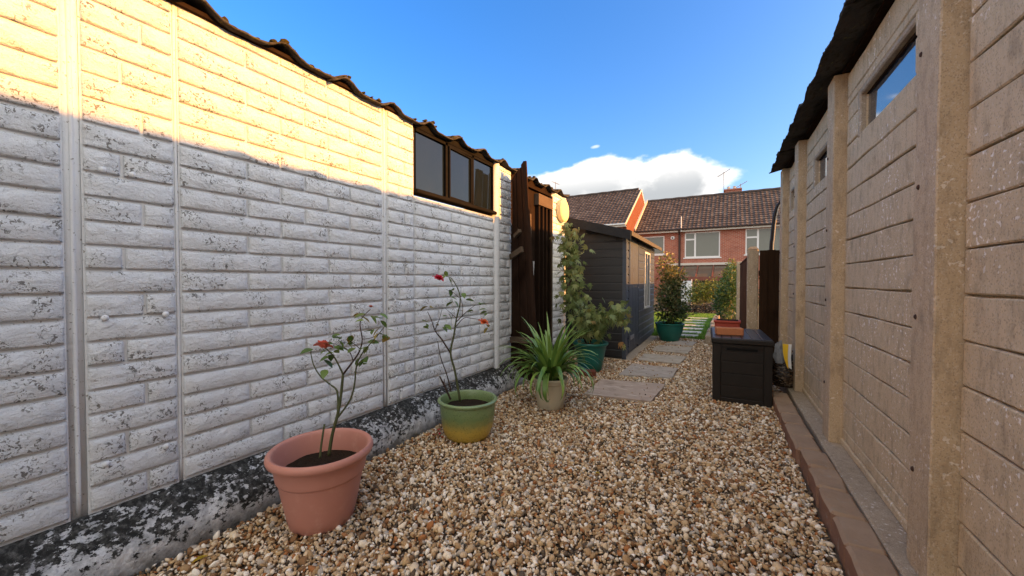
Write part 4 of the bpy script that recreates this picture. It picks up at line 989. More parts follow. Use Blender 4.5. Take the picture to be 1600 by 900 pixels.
def bush(name, label, cat, base, ell, n, size, mat, stems=6, shape='oval', group=None, gap=.25, rfun=None, mean_up=.1, stemmat=None, kind='stuff'):
    """ell: list of (cx, cy, cz, rx, ry, rz) lobes in metres relative to base"""
    T = thing(name, label, cat, base, group=group); tot = sum(e[3] * e[4] * e[5] for e in ell); C_, D_, S_, R_ = [], [], [], []
    for e in ell:
        m_ = int(n * e[3] * e[4] * e[5] / tot)
        while m_ > 0:
            q = RNG.normal(size=3); q /= np.linalg.norm(q); rad = RNG.random() ** .45; wob = 1 + .45 * nz(q[0] * 2 + e[0] * 5, q[1] * 2, q[2] * 2 + base[0] * 3, 1.3)
            p = q * rad * wob * np.array(e[3:6])
            if nz(p[0] * 5 + base[0], p[1] * 5, p[2] * 5, 1.2 / max(.2, e[3])) < -gap: 
                if RNG.random() < .85: m_ -= 1; continue
            pw = p + np.array(e[:3])
            if pw[2] + base[2] < .02: m_ -= 1; continue
            C_.append(pw); D_.append(q + RNG.normal(size=3) * .7 + np.array([0, 0, mean_up])); S_.append(RNG.uniform(*size)); R_.append(np.clip(RNG.random() if rfun is None else rfun(pw), 0, 1)); m_ -= 1
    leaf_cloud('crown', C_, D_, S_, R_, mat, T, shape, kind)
    for k in range(stems):
        e = ell[k % len(ell)]; tip = np.array([e[0] + e[3] * RNG.uniform(-.6, .6), e[1] + e[4] * RNG.uniform(-.6, .6), e[2] + e[5] * RNG.uniform(.1, .7)]); b = np.array([RNG.uniform(-.05, .05), RNG.uniform(-.05, .05), 0])
        mid = (b + tip) / 2 + RNG.normal(size=3) * .04; MB().tube(curve([b, mid, tip], 4), np.linspace(.012, .003, 9), 5).build('stem', stemmat or MRose['twig'], T, smooth=True)
    return T
MV = m_leaf('sunlit_variegated_leaf', [(0, (.045, .085, .03)), (.4, (.10, .15, .045)), (.65, (.20, .18, .07)), (.82, (.38, .28, .09)), (1, (.56, .48, .22))])
b5 = np.array([c5[0], c5[1], .275]); s5 = dep((c5[0], c5[1], 1.0)) / F
bush('potted_shrub', 'tall bushy shrub with reddish and cream leaves growing in the round teal pot', 'shrub', tuple(b5),
     [(0, 0, .25, .26, .25, .26), (.02, 0, .60, .23, .22, .34), (-.05, .0, .98, .17, .17, .26), (.18, -.05, .26, .18, .16, .18), (.10, 0, .78, .16, .16, .22)], 2700, (.04, .075), MV, 9, rfun=lambda p: RNG.beta(2, 2.6) + .42 * (p[2] - .45))  # mixed leaf tones, shifted to cream with height to paint the sunlit top
MGd = m_leaf('golden_shrub_leaf', [(0, (.07, .10, .015)), (.5, (.16, .20, .03)), (1, (.36, .34, .06))])
MDk = m_leaf('dark_shrub_leaf', [(0, (.014, .032, .012)), (.5, (.035, .065, .022)), (1, (.08, .12, .035))])
MMd = m_leaf('mid_shrub_leaf', [(0, (.035, .08, .02)), (.5, (.085, .16, .04)), (1, (.21, .27, .07))])
def at(u, v, Y): return py(u, v, Y)
p = at(1100, 470, 14.2); bush('golden_shrub', 'golden green shrub behind the lawn, below the brown canopy', 'shrub', (p[0], 14.2, 0), [(-.1, 0, .62, .40, .40, .42), (.30, 0, .72, .36, .36, .38), (-.35, .1, .5, .25, .3, .3)], 2600, (.05, .09), MGd, 7)
p = at(1138, 470, 10.2); bush('leafy_shrub', 'tall mid-green shrub with pale canes beside the wooden fence', 'shrub', (p[0], 10.2, 0), [(0, 0, .62, .26, .30, .55), (.10, 0, .98, .17, .2, .38), (-.16, 0, .52, .18, .2, .36), (.06, 0, 1.30, .09, .1, .20)], 2900, (.045, .08), MMd, 8, stemmat=simple('pale_cane', (.30, .27, .14), .6, .2), rfun=lambda p: RNG.random() * .75 + .35 * max(0, p[2] - .9))
p = at(1140, 425, 13.6); bush('lime_shrub', 'upright lime green shrub rising above the others near the fence', 'shrub', (p[0], 13.6, 0), [(0, 0, 1.05, .26, .26, .38), (.06, 0, 1.45, .14, .14, .25)], 1300, (.05, .09), MGd, 6)
p = at(1090, 488, 13.3); bush('low_shrub', 'low dark bronze shrub at the far edge of the lawn', 'shrub', (p[0], 13.3, 0), [(-.25, 0, .17, .30, .25, .2), (.2, 0, .15, .35, .25, .18), (.5, 0, .15, .2, .2, .16)], 1500, (.04, .08), m_leaf('bronze_leaf', [(0, (.02, .018, .015)), (.5, (.05, .045, .03)), (1, (.13, .10, .07))]), 6)
p = at(1050, 470, 15.5); bush('back_shrub', 'dark evergreen shrub behind the white screen', 'shrub', (p[0], 15.6, 0), [(0, 0, .6, .5, .4, .5), (.6, .3, .4, .4, .4, .4)], 1500, (.05, .09), MDk, 6)
p = at(1100, 458, 17.5); bush('rear_hedge', 'dark green hedge bush in front of the house canopy', 'shrub', (p[0] + .3, 17.5, 0), [(-.5, 0, .5, .7, .5, .45), (.7, 0, .5, .8, .5, .5), (1.7, 0, .6, .6, .5, .6), (-1.7, 0, .5, .7, .5, .45)], 2600, (.06, .11), MDk, 6)
# purple-pink flower heads on the golden shrub
p = at(1073, 458, 15.0); S_ = thing('white_screen', 'narrow white painted garden panel standing behind the potted shrub', 'screen', (p[0], 15.0, 0))
MB().box(-.16, .14, -.02, .02, .0, 1.03, .004).build('panel', MAT['white'], S_); MB().box(-.19, -.165, -.025, .025, 0, 1.08, .004).build('post', MAT['white'], S_); MB().box(.145, .17, -.025, .025, 0, 1.08, .004).build('post', MAT['white'], S_)

# ================================================================ STORAGE BOX, BRICKS, BAG
bxr = R(3.0); b0 = gz(1113, 627); CH = thing('storage_box', 'black plastic garden storage box with plank-effect sides and a flat lid', 'box', (b0[0], b0[1], 0), bxr)
BW, BL, BH = .434, .80, .508
MB().box(.012, BW - .012, .012, BL - .012, .004, BH).build('body', MAT['box'], CH)
fr_ = MB().box(0, .060, 0, .0125, .005, BH, .003).box(BW - .060, BW, 0, .0125, .005, BH, .003).box(.0605, BW - .0605, .002, .0125, BH - .03, BH, .003).box(.0605, BW - .0605, .002, .0125, .005, .045, .003)
fr_.box(-.0005, .0115, .013, .075, .005, BH, .003).box(BW - .0115, BW + .0005, .013, .075, .005, BH, .003).build('frame', MAT['box'], CH)
for k in range(4):
    z0 = .047 + k * .104; MB().box(.062, BW - .062, .0065, .0135, z0 + .003, z0 + .101 - (.0 if k < 3 else .022), .003).build('plank', MAT['box'], CH)
    MB().box(.0065, .0135, .078, BL - .02, z0 + .003, z0 + .101, .003).build('plank', MAT['box'], CH); MB().box(BW - .0135, BW - .0065, .078, BL - .02, z0 + .003, z0 + .101, .003).build('plank', MAT['box'], CH)
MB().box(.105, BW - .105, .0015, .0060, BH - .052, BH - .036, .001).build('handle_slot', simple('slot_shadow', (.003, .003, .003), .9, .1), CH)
ld = MB().box(-.012, BW + .012, -.014, BL + .012, BH + .001, BH + .045, .008).build('lid', MAT['box'], CH)
for k in range(6):
    a = -.004 + k * (BW + .008) / 6; MB().box(a + .003, a + (BW + .008) / 6 - .003, -.004, BL + .003, BH + .040, BH + .0505, .003).build('plank', MAT['slat'], ld)
def brick(name, label, loc, rz, mat, dims=(.215, .1025, .065), seed=1):
    a, b, c = dims; o = roughbox(-a / 2, a / 2, -b / 2, b / 2, 0, c, 4, 3, 2, .003, seed, .006).build(name, mat); o.location = loc; o.rotation_euler = (0, 0, rz); return tag(o, label, 'brick')
cb = gz(1139, 524, BH + .05); brick('loose_brick', 'orange clay brick lying on the lid of the black storage box', (cb[0], cb[1] + .04, BH + .0505), R(10), MAT['redbrick'])
p = gz(912, 590); brick('loose_brick', 'dull red brick wedged on the gravel beside the teal pot', (p[0], p[1] + .06, .004), R(25), simple('dull_red_brick', (.17, .055, .035), .9, .2, 25, .2, .5, 120), seed=4)
# red trough beyond the box
p = py(1117, 508, 6.0); q = py(1156, 508, 6.0); TR = thing('red_trough', 'red brick-coloured trough planter on the ground behind the storage box', 'planter', ((p[0] + q[0]) / 2, 6.0, 0))
hw = (q[0] - p[0]) / 2; MB().box(-hw, hw, -.10, .10, 0, .475, .008).build('body', simple('red_trough_plastic', (.46, .075, .045), .6, .15, 12), TR)
MB().box(-hw - .012, hw + .012, -.112, .112, .476, .506, .006).build('rim', bpy.data.materials['red_trough_plastic'], TR); MB().box(-hw + .02, hw - .02, -.09, .09, .5065, .512).build('soil', MAT['soil'], TR)
# raised bed with stones at the right of the lawn
p = gz(1113, 520); RBD = thing('raised_bed', 'low stone-edged planting bed between the lawn and the fence', 'flower bed', (-.05, 9.0, 0))
MB().box(-.22, .22, -2.0, 2.6, -.02, .10).build('soil', MAT['soil'], RBD)
for k in range(9):
    roughbox(-.32 + .02 * math.sin(k * 3), -.20, -2.0 + k * .5 + .01, -2.0 + k * .5 + .48, -.02, .15 + .03 * math.sin(k * 2.1), 2, 4, 2, .012, k * 2.2, .015).build('stone', MAT['slabc'], RBD)
# bag of bark in clear plastic with a yellow label
pb = gz(1224, 608, .10); BG = thing('compost_bag', 'crumpled clear plastic bag of bark with a yellow label leaning by the storage box', 'bag', (pb[0] + .02, pb[1] + .10, .10), R(10))
def bagm(prof, n, amp, seed, zoff=0):
    mb = MB(); mb.lathe(prof, n); mb.v = [(v[0] * (1 + amp * nz(v[0] * 18, v[1] * 18, v[2] * 16 + seed)) , .62 * v[1] * (1 + amp * nz(v[1] * 18, v[2] * 16, v[0] * 18 + seed + 4)), v[2] + .02 * nz(v[0] * 20, v[1] * 20, seed) * (v[2] > .02)) for v in mb.v]; return mb
Mb = MT('bark_in_plastic', .18, .6); cc_ = Mb.n('ShaderNodeTexVoronoi'); Mb.l(Mb.pos((1, 1, 2.2)), cc_.inputs['Vector']); cc_.inputs['Scale'].default_value = 55
sepc = Mb.n('ShaderNodeSeparateXYZ'); Mb.l(cc_.outputs['Color'], sepc.inputs[0]); Mb.col(Mb.ramp(sepc.outputs[0], [(0, (.012, .008, .006)), (.35, (.05, .03, .018)), (.62, (.12, .075, .04)), (.85, (.22, .17, .12)), (1, (.42, .40, .38))], 'CONSTANT')); Mb.bump(Mb.noise(30, 4, .6), .8, .02)
bagm([(0, 0), (.075, .004), (.105, .04), (.112, .12), (.098, .20), (.066, .26), (.040, .30)], 26, .22, 1).build('body', Mb.m, BG, smooth=True)
Mc = MT('grey_blue_plastic', .2, .6); Mc.col(Mc.mix((.22, .25, .28), (.60, .63, .66), Mc.noise(25, 4, .6, stretch=(2, 1, .5)))); Mc.bump(Mc.noise(22, 5, .6, stretch=(2, 1, .5)), 1.0, .02)
def sheet(w_, h_, t_, amp, seed, taper=0.0):
    """a crumpled flattened tube of plastic film, closed all round"""
    nx_, nz_ = 7, 10; V_ = []; F_ = []
    for sd in (-1, 1):
        for j_ in range(nz_ + 1):
            for i_ in range(nx_ + 1):
                a_, b_ = i_ / nx_ - .5, j_ / nz_; ww_ = w_ * (1 - taper * abs(b_ - .35) * 1.6)
                bul = t_ * math.cos(math.pi * a_) * (1 - .7 * b_)
                V_.append((a_ * ww_ + amp * nz(a_ * 6, b_ * 5, seed), sd * bul + amp * 1.2 * nz(a_ * 9, b_ * 7, seed + 3), b_ * h_ + amp * nz(a_ * 5, b_ * 4, seed + 8) + .03 * a_ * b_))
    K_ = (nx_ + 1) * (nz_ + 1)
    for sd in (0, 1):
        for j_ in range(nz_):
            for i_ in range(nx_):
                q_ = sd * K_ + j_ * (nx_ + 1) + i_; f_ = (q_, q_ + 1, q_ + nx_ + 2, q_ + nx_ + 1); F_.append(f_ if sd == 0 else f_[::-1])
    return MB().add(V_, F_)
tp = sheet(.105, .185, .028, .016, 3, .5).build('bag_neck', Mc.m, BG, smooth=True); tp.location = (-.055, -.055, .225); tp.rotation_euler = (R(6), R(-8), .2)
fb = sheet(.075, .15, .03, .014, 9, .3).build('fold', simple('black_plastic', (.014, .014, .015), .25, .3, 30, .6, .6, 40, .02), BG, smooth=True); fb.location = (.060, -.02, .20); fb.rotation_euler = (R(4), R(12), -.2)
bo = Vector(BG.location); lyy = bo.y - .115
lpx = [((1223, 537), (1232, 538)), ((1223, 549), (1231, 551)), ((1225, 560), (1231, 563)), ((1229, 572), (1232, 577))]
lb = MB(); vv = []
for k_, (a_, b_) in enumerate(lpx):
    for q_ in (a_, b_): vv.append(Matrix.Rotation(-R(10), 3, 'Z') @ (Vector(py(q_[0], q_[1], lyy - .006 * k_)) - bo))
lb.add(vv, [(k * 2, k * 2 + 1, k * 2 + 3, k * 2 + 2) for k in range(3)]); lo = lb.build('label', None, BG)
wl_b = MB().add([v + Vector((.002 if i_ % 2 == 0 else .024, .004, .0)) for i_, v in enumerate(vv)], [(k * 2, k * 2 + 1, k * 2 + 3, k * 2 + 2) for k in range(3)]).build('label_border', MAT['white'], BG); wl_b.modifiers.new('thickness', 'SOLIDIFY').thickness = .002
Ml = MT('yellow_label', .45, .3); Ml.col(Ml.mix((.92, .58, .02), (.88, .52, .03), Ml.noise(9, 1, .5))); lo.data.materials.append(Ml.m)
so_ = lo.modifiers.new('thickness', 'SOLIDIFY'); so_.thickness = .002

# ================================================================ FENCES
fx0 = py(1167, 450, 5.22)[0]; fx1 = py(1184, 450, 5.22)[0]
FP = thing('fence_post', 'pitted grey concrete fence post at the end of the brown panels', 'fence post', ((fx0 + fx1) / 2, 5.18, 0))
mb = roughbox(-.055, .055, -.05, .05, -.02, 1.40, 2, 2, 18, .003, 4, .012); mb.build('shaft', MAT['fpost'], FP)
mb = MB(); mb.add([(-.055, -.05, 1.40), (.055, -.05, 1.40), (.055, .05, 1.40), (-.055, .05, 1.40), (-.03, -.03, 1.432), (.03, -.03, 1.432), (.03, .03, 1.432), (-.03, .03, 1.432)], [(4, 5, 6, 7), (0, 1, 5, 4), (1, 2, 6, 5), (2, 3, 7, 6), (3, 0, 4, 7)]); mb.build('cap', MAT['fpost'], FP)
PA = thing('board_fence', 'very dark brown board fence panel between the concrete post and the tan garage', 'fence', (fx1 + .006, 5.136, 0), R(1.26))
for k in range(4):
    a = .004 + k * .074; MB().box(a, a + .076, -.008 + .010 * (k % 2), .006 + .010 * (k % 2), .02, 1.385 + .004 * math.sin(k * 2)).build('board', MAT['darkfence'], PA)
MB().box(.0, .26, .018, .05, .40, .46).build('rail', MAT['darkfence'], PA); MB().box(.0, .26, .018, .05, 1.10, 1.16).build('rail', MAT['darkfence'], PA)
FB = thing('board_fence', 'reddish brown board fence running away beside the shrubs', 'fence', (fx0 + .045, 5.225, 0), R(1.0))
for k in range(30):
    a = k * .112; MB().box(-.006 + .010 * (k % 2), .006 + .010 * (k % 2), a, a + .118, .02, 1.335 + .006 * math.sin(k * 1.7)).build('board', MAT['fencewood'], FB)
MB().box(.018, .05, 0, 3.4, .40, .46).build('rail', MAT['fencewood'], FB); MB().box(.018, .05, 0, 3.4, 1.10, 1.16).build('rail', MAT['fencewood'], FB); MB().box(-.010, .026, 0, 3.4, 1.343, 1.365).build('capping', MAT['fencewood'], FB)
FP2 = thing('fence_post', 'far concrete post ending the reddish brown fence', 'fence post', (fx0 - .02, 8.80, 0)); roughbox(-.05, .05, -.05, .05, -.02, 1.42, 1, 1, 10, .003, 9, .01).build('shaft', MAT['fpost'], FP2)
# bent pole rising behind the fence
PO = thing('bent_pole', 'dark bent garden pole with a pale edge rising behind the dark fence panel', 'pole', (.40, 5.62, 0))
o3 = np.array([.40, 5.62, 0]); P_ = [np.array([.40, 5.62, 0])] + [py(u, v, 5.62) for u, v in ((1204, 400), (1206, 372), (1208, 350), (1211, 333), (1216, 320))] + [np.array([.58, 5.62, 2.06]), np.array([.80, 5.64, 2.08]), np.array([1.1, 5.66, 1.95])]
cc2 = curve([p - o3 for p in P_], 5); MB().tube(cc2, .017, 10).build('tube', simple('black_metal_tube', (.014, .012, .011), .45, .2), PO, smooth=True)
MB().tube([p + np.array([.022, -.008, 0]) for p in cc2[4:]], .0065, 8).build('pale_cable', simple('pale_cable', (.45, .42, .36), .6, .1), PO, smooth=True)

# ================================================================ FALLEN LEAVES AND PETALS
yl = leaf_mesh('leaf', m_leafobj('fallen_yellow_leaf', (.45, .30, .02), (.55, .38, .03)), 1, .6, .2, .1)
for (u, v, s, lab) in ((325, 868, .05, 'yellow fallen leaf on the gravel near the flaking plinth'), (1068, 583, .03, 'small fallen leaf on the gravel beside the grey slab'), (930, 738, .025, 'tiny fallen leaf in the middle of the gravel')):
    p = gz(u, v, .02); tag(link('fallen_leaf', yl, None, (p[0], p[1], .019), (.2, -.1, u), (s, s, s)), lab, 'leaf')
pk = leaf_mesh('petal', MRose['red'], 1, .8, .3, .2)
for k, (u, v) in enumerate(((684, 672), (690, 684), (679, 680), (688, 677))):
    p = gz(u, v, .015); tag(link('rose_petal', pk, None, (p[0], p[1], .02), (.3, .2, k * 1.7), (.022, .022, .022)), 'crimson petal fallen on the gravel beside the green glazed pot', 'petal', 'fallen crimson petals')

# ================================================================ HOUSES
def tiled(x0, x1, yE, zE, yR, zR, parent, seed):
    L = math.hypot(yR - yE, zR - zE); ux = (yR - yE) / L; uz = (zR - zE) / L; nc = int(L / .31); tw = .24; xs = np.arange(x0, x1 + .001, tw / 6); V = []; Fc = []; Rn = []; o = 0
    for c in range(nc + 1):
        s0, s1 = c * L / nc - .02, min((c + 1) * L / nc + .02, L)
        if c == nc: break
        for r, (s, h) in enumerate(((s0, .0), (s0, .062), (s1, .016))):
            for i, x in enumerate(xs):
                ph = (i % 6) / 6; wv = .022 * (.5 + .5 * math.cos(2 * math.pi * ph)) ** 1.6 if r else 0; ti = i // 6
                j = .006 * nz(ti * 3.3, c * 5.1, seed)
                V.append((x, yE + ux * s - uz * (h + wv + j), zE + uz * s + ux * (h + wv + j))); Rn.append((math.sin(ti * 12.9898 + c * 78.233 + seed) * 43758.5453) % 1)
        n = len(xs)
        for r in (0, 1):
            for i in range(n - 1): Fc.append((o + r * n + i, o + r * n + i + 1, o + (r + 1) * n + i + 1, o + (r + 1) * n + i))
        o += 3 * n
    me = bpy.data.meshes.new('roof_tiles'); me.from_pydata(V, [], Fc); me.materials.append(MAT['tile'])
    a = me.attributes.new('rnd', 'FLOAT', 'POINT'); a.data.foreach_set('value', np.array(Rn, np.float32)); ob = link('roof_tiles', me, parent); ob['kind'] = 'stuff'; return ob
M = MT('brown_roof_tile', .8, .25); c = M.ramp(M.attr('rnd'), [(0, (.075, .055, .045)), (.4, (.095, .071, .058)), (.8, (.12, .092, .076)), (1, (.15, .12, .10))]); c = M.mix(c, (.05, .04, .032), M.math('MULTIPLY', M.step(M.noise(1.2, 4, .6), .45, .8), .5)); M.col(c); MAT['tile'] = M.m
def hwin(T, x0, x1, z0, z1, yf, split, transom=None, base=(0, 0, 0)):
    wi = bpy.data.objects.new('window', None); COL.objects.link(wi); wi.parent = T; wi.location = (x0, yf, z0); w_, h_ = x1 - x0, z1 - z0
    t = .07; mb = MB().box(0, t, -.03, .06, 0, h_).box(w_ - t, w_, -.03, .06, 0, h_).box(t, w_ - t, -.029, .06, 0, t).box(t, w_ - t, -.029, .06, h_ - t, h_)
    for s in split: mb.box(s * w_ - .05, s * w_ + .05, -.028, .06, t, h_ - t)
    ed = [t] + [s * w_ for s in split] + [w_ - t]
    if transom: mb.box(t, ed[1] - .05, -.027, .06, transom * h_ - .05, transom * h_ + .05)
    mb.build('frame', MAT['white'], wi); MB().box(-.08, w_ + .08, -.10, .0, -.07, -.002).build('sill', MAT['white'], wi)
    for k in range(len(ed) - 1):
        a = ed[k] + (.05 if k else 0); b = ed[k + 1] - (.05 if k < len(ed) - 2 else 0)
        if transom and k == 0:
            MB().box(a, b, .0, .02, t, transom * h_ - .05).build('pane', MAT['hglass'], wi); MB().box(a, b, .0, .02, transom * h_ + .05, h_ - t).build('pane', MAT['hglass'], wi)
        else: MB().box(a, b, .0, .02, t, h_ - t).build('pane', MAT['hglass'], wi)
    return wi
HY = 27.0; e0 = py(1005, 358, HY); XL = -5.75; XR = 9.0; ZE = 4.36; ZR = 7.05
H1 = thing('brick_house', 'red brick terraced house with white upstairs windows and a brown lean-to canopy', 'house', (0, HY, 0))
o3 = np.array([0, HY, 0])
def hb(mb, name, mat, parent=H1, **k):
    mb.v = [(v[0], v[1] - HY, v[2]) for v in mb.v]; return mb.build(name, mat, parent, **k)
def holed(x0, x1, z0, z1, holes, y, th):
    """wall with real window openings"""
    mb = MB(); xs = sorted({x0, x1, *[h[0] for h in holes], *[h[1] for h in holes]}); zs = sorted({z0, z1, *[h[2] for h in holes], *[h[3] for h in holes]})
    for i in range(len(xs) - 1):
        for j in range(len(zs) - 1):
            cx_, cz_ = (xs[i] + xs[i + 1]) / 2, (zs[j] + zs[j + 1]) / 2
            if any(h[0] < cx_ < h[1] and h[2] < cz_ < h[3] for h in holes): continue
            mb.box(xs[i], xs[i + 1], y, y + th, zs[j], zs[j + 1])
    return mb
wA = (py(1070, 363, HY), py(1125, 402, HY)); wB = (py(1165, 358, HY), py(1232, 393, HY)); wC = (py(1003, 369, HY), py(1038, 398, HY))
hol = [(a[0], b[0], b[2], a[2]) for a, b in (wA, wB, wC)]
hol[0] = (hol[0][0], hol[0][1], 2.50, 4.10); hol[1] = (hol[1][0], hol[1][1], 2.60, 4.14); hol[2] = (hol[2][0], hol[2][1], 2.75, 3.98)
hb(holed(XL, XR, -.05, ZE - .02, hol, HY, .25), 'wall', MAT['brickh'])
hb(MB().box(XL, XR, HY + 7.7, HY + 7.95, -.05, ZE - .02), 'wall', MAT['brickh']); hb(MB().box(XR, XR + .25, HY, HY + 7.95, -.05, ZE), 'wall', MAT['brickh'])
hb(MB().box(XL, XR, HY + 2.5, HY + 2.55, -.05, ZE), 'inner_wall', simple('dark_room', (.06, .055, .045), .9, .2))
for (a, b, c, d), sp_l, tr in zip(hol, ([.30], [.30], []), (.72, .66, None)):
    w_ = hwin(H1, a, b, c, d, .06, sp_l, tr)
    cu = MB(); n_ = 40; cu.add([(a + (b - a) * i / n_, HY + .35 + .05 * math.sin(i * 1.9), z) for z in (c, d) for i in range(n_ + 1)], [(i, i + 1, n_ + 2 + i, n_ + 1 + i) for i in range(n_)])
RFp = bpy.data.objects.new('roof', None); COL.objects.link(RFp); RFp.parent = H1
def hb0(mb, name, mat, **k): return hb(mb, name, mat, RFp, **k)
t_ = tiled(XL, XR, -.35, ZE - .05, 4.0, ZR, RFp, 1.0); t2_ = tiled(-XR, -XL, -8.35, ZE - .05, -4.0, ZR, RFp, 3.0); t2_.rotation_euler = (0, 0, math.pi)
hb0(MB().tube([(x, HY + 4.0, ZR + .03 + .02 * (i % 2)) for i, x in enumerate(np.arange(XL, XR, .45))], .13, 8), 'ridge', MAT['tile'])
hb0(MB().box(XL, XR, HY - .30, HY - .27, ZE - .22, ZE - .03), 'fascia', MAT['fascia']); hb0(MB().box(XL, XR, HY - .27, HY + .02, ZE - .20, ZE - .18), 'soffit', MAT['fascia'])
hb0(MB().tube([(XL, HY - .37, ZE - .06), (XR, HY - .37, ZE - .06)], .055, 8), 'gutter', MAT['pipe'])
p = py(1062, 380, HY); hb(MB().tube([(p[0], HY - .36, ZE - .1), (p[0], HY - .10, ZE - .4), (p[0], HY - .10, .0)], .065, 8), 'downpipe', MAT['pipe'])
hb(MB().tube([(p[0] + .12, HY - .36, ZE - .2), (p[0] + .12, HY - .36, ZE + .75)], .03, 6), 'vent_pipe', MAT['white'])
p = py(1051, 372, HY); mb = MB().lathe([(0, .10), (.10, .09), (.13, .03), (.13, 0)], 16); mb.v = [(p[0] + v[0], HY - v[2], p[2] + v[1]) for v in mb.v]; hb(mb, 'security_light', MAT['white'])
mb = MB().lathe([(0, .02), (.05, .02), (.05, 0)], 12); mb.v = [(p[0] + v[0], HY - .095 - v[2], p[2] + v[1]) for v in mb.v]; hb(mb, 'lens', MAT['pipe'])
# chimney and aerials
p0, p1 = py(1132, 296, HY + 4.4), py(1158, 296, HY + 4.4); CHM = hb0(MB().box(p0[0], p1[0], HY + 4.1, HY + 4.8, ZR - .6, 7.36).box(p0[0] - .05, p1[0] + .05, HY + 4.05, HY + 4.85, 7.361, 7.46), 'chimney', MAT['brickh'])
for f_ in (.25, .6): hb0(MB().lathe([(.10, 0), (.09, .2), (.11, .22), (.08, .23)], 12, (p0[0] + (p1[0] - p0[0]) * f_, HY + 4.45, 7.462)), 'chimney_pot', MAT['fascia'])
def aerial(u, vt, vb, yy, sz, flip, parent=None):
    a, b = py(u, vb, yy), py(u, vt, yy); mb = MB().tube([a, b], .022, 6); d = np.array([flip * .85, -.3, .42]); d /= np.linalg.norm(d); s_ = np.array([.3, .85, .1])
    e0_, e1_ = b - d * sz * .5 - np.array([0, 0, .1]), b + d * sz * .5 - np.array([0, 0, .1]); mb.tube([e0_, e1_], .018, 5)
    for k in range(9):
        c = e0_ + (e1_ - e0_) * k / 8; mb.tube([c - s_ * .16, c + s_ * .16], .008, 4)
    return mb
hb0(aerial(1131, 268, 300, HY + 4.4, .9, 1), 'tv_aerial', MAT['metal']); hb0(aerial(1157, 287, 300, HY + 4.4, .9, 1), 'tv_aerial', MAT['metal'])
# lean-to canopy
CN = bpy.data.objects.new('canopy', None); COL.objects.link(CN); CN.parent = H1
cx0, cx1, cy = py(1045, 416, HY)[0], py(1140, 416, HY)[0], HY - 1.9
zt, zb = 1.98, py(1090, 433, HY - 1.9)[2]
nbay = 4
for k in range(nbay):
    a, b = cx0 + (cx1 - cx0) * k / nbay + .05, cx0 + (cx1 - cx0) * (k + 1) / nbay - .05
    hb(MB().add([(a, HY - .02, zt), (b, HY - .02, zt), (b, cy, zb), (a, cy, zb), (a, HY - .02, zt - .02), (b, HY - .02, zt - .02), (b, cy, zb - .02), (a, cy, zb - .02)], [(0, 3, 2, 1), (4, 5, 6, 7), (0, 1, 5, 4), (2, 3, 7, 6), (1, 2, 6, 5), (3, 0, 4, 7)]), 'canopy_sheet', MAT['poly'], CN)
for k in range(nbay + 1):
    a = cx0 + (cx1 - cx0) * k / nbay; hb(MB().bar((a, HY - .02, zt + .0), (a, cy, zb + .0), .07, .09), 'rafter', MAT['canopywood'], CN)
hb(MB().box(cx0 - .1, cx1 + .1, HY - .10, HY - .001, zt + .03, zt + .17), 'flashing', MAT['fascia'], CN); hb(MB().box(cx0 - .05, cx1 + .05, cy - .10, cy - .03, zb - .20, zb + .02), 'eaves_beam', MAT['canopywood'], CN)
for x in (cx0 + .05, (cx0 + cx1) / 2, cx1 - .05): hb(MB().box(x - .05, x + .05, cy - .025, cy + .075, -.05, zb - .05), 'post', MAT['canopywood'], CN)
hb(MB().box(cx0, cx1, HY - .012, HY - .004, 0, 1.9), 'patio_door', MAT['hglass'])
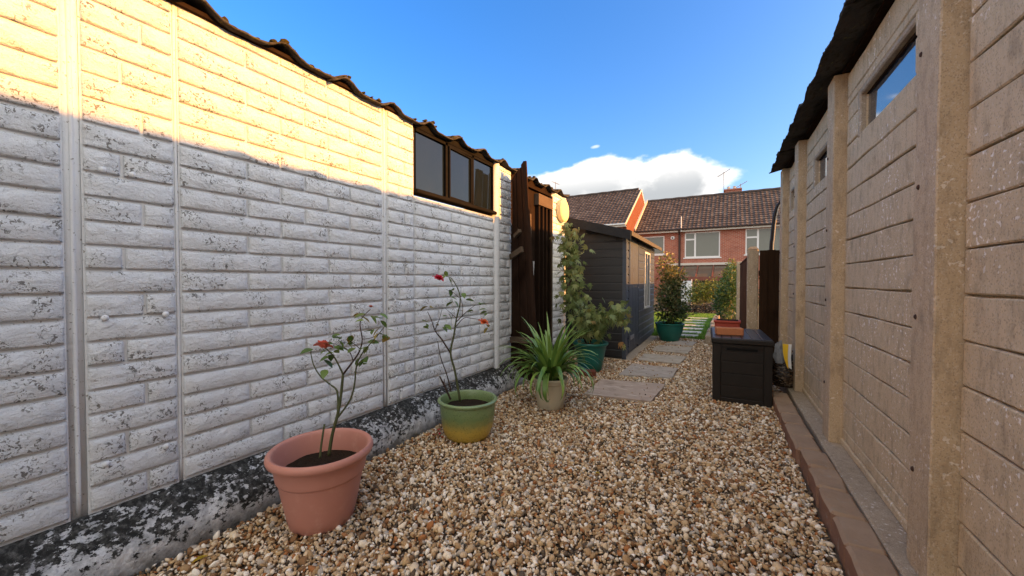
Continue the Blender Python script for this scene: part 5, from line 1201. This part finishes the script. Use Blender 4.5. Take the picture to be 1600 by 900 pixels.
# neighbouring house, set forward, with the sunlit gable
H2 = thing('brick_house', 'neighbouring house set forward, its bare gable glowing orange in the sun', 'house', (-9, 24.6, 0))
Y2 = 24.6; X2R = -5.76; X2L = -19.0; Z2E = 4.62; Y2R = 29.0; Z2R = 7.62
def h2(mb, name, mat, parent=H2, **k):
    mb.v = [(v[0] + 9, v[1] - Y2, v[2]) for v in mb.v]; return mb.build(name, mat, parent, **k)
mb = MB().add([(X2R, Y2, -.05), (X2R, Y2 + 8.8, -.05), (X2R, Y2 + 8.8, Z2E), (X2R, Y2R, Z2R - .06), (X2R, Y2, Z2E), (X2R - .25, Y2, -.05), (X2R - .25, Y2 + 8.8, -.05), (X2R - .25, Y2 + 8.8, Z2E), (X2R - .25, Y2R, Z2R - .06), (X2R - .25, Y2, Z2E)],
             [(0, 1, 2, 3, 4), (9, 8, 7, 6, 5), (0, 4, 9, 5), (4, 3, 8, 9), (3, 2, 7, 8), (2, 1, 6, 7), (1, 0, 5, 6)]); h2(mb, 'gable_wall', MAT['brickg'])
h2(MB().box(X2L, X2R - .251, Y2, Y2 + .25, -.05, Z2E - .02), 'wall', MAT['brickh']); h2(MB().box(X2L, X2R - .251, Y2 + 8.5, Y2 + 8.75, -.05, Z2E - .02), 'wall', MAT['brickh'])
R2 = bpy.data.objects.new('roof', None); COL.objects.link(R2); R2.parent = H2
t_ = tiled(X2L + 9, X2R + 9 + .02, -.35, Z2E - .05, Y2R - Y2, Z2R, R2, 5.0)
t2_ = tiled(-(X2R + 9), -(X2L + 9), -9.2, Z2E - .05, -(Y2R - Y2), Z2R, R2, 7.0); t2_.rotation_euler = (0, 0, math.pi)
h2(MB().tube([(x, Y2R, Z2R + .03 + .02 * (i % 2)) for i, x in enumerate(np.arange(X2L, X2R + .05, .45))], .13, 8), 'ridge', MAT['tile'], R2)
h2(MB().box(X2L, X2R + .02, Y2 - .30, Y2 - .27, Z2E - .22, Z2E - .03), 'fascia', MAT['fascia'], R2); h2(MB().box(X2L, X2R, Y2 - .27, Y2 - .001, Z2E - .20, Z2E - .18), 'soffit', MAT['fascia'], R2)
h2(MB().tube([(X2L, Y2 - .37, Z2E - .06), (X2R, Y2 - .37, Z2E - .06)], .055, 8), 'gutter', MAT['white'], R2)
for s_, e_ in (((X2R + .012, Y2 - .35, Z2E - .08), (X2R + .012, Y2R, Z2R - .02)), ((X2R + .012, Y2 + 8.9, Z2E - .05), (X2R + .012, Y2R, Z2R - .02))): h2(MB().bar(s_, e_, .03, .14), 'verge', MAT['fascia'], R2)
# stepped lead flashing where the lower roof meets the gable
hb0(MB().bar((XL + .03, HY - .35, ZE + .10), (XL + .03, HY + 4.0, ZR + .14), .12, .16), 'flashing', MAT['fascia'])
h2(aerial(868, 284, 315, 29.2, .6, -1), 'tv_aerial', MAT['metal'], R2)
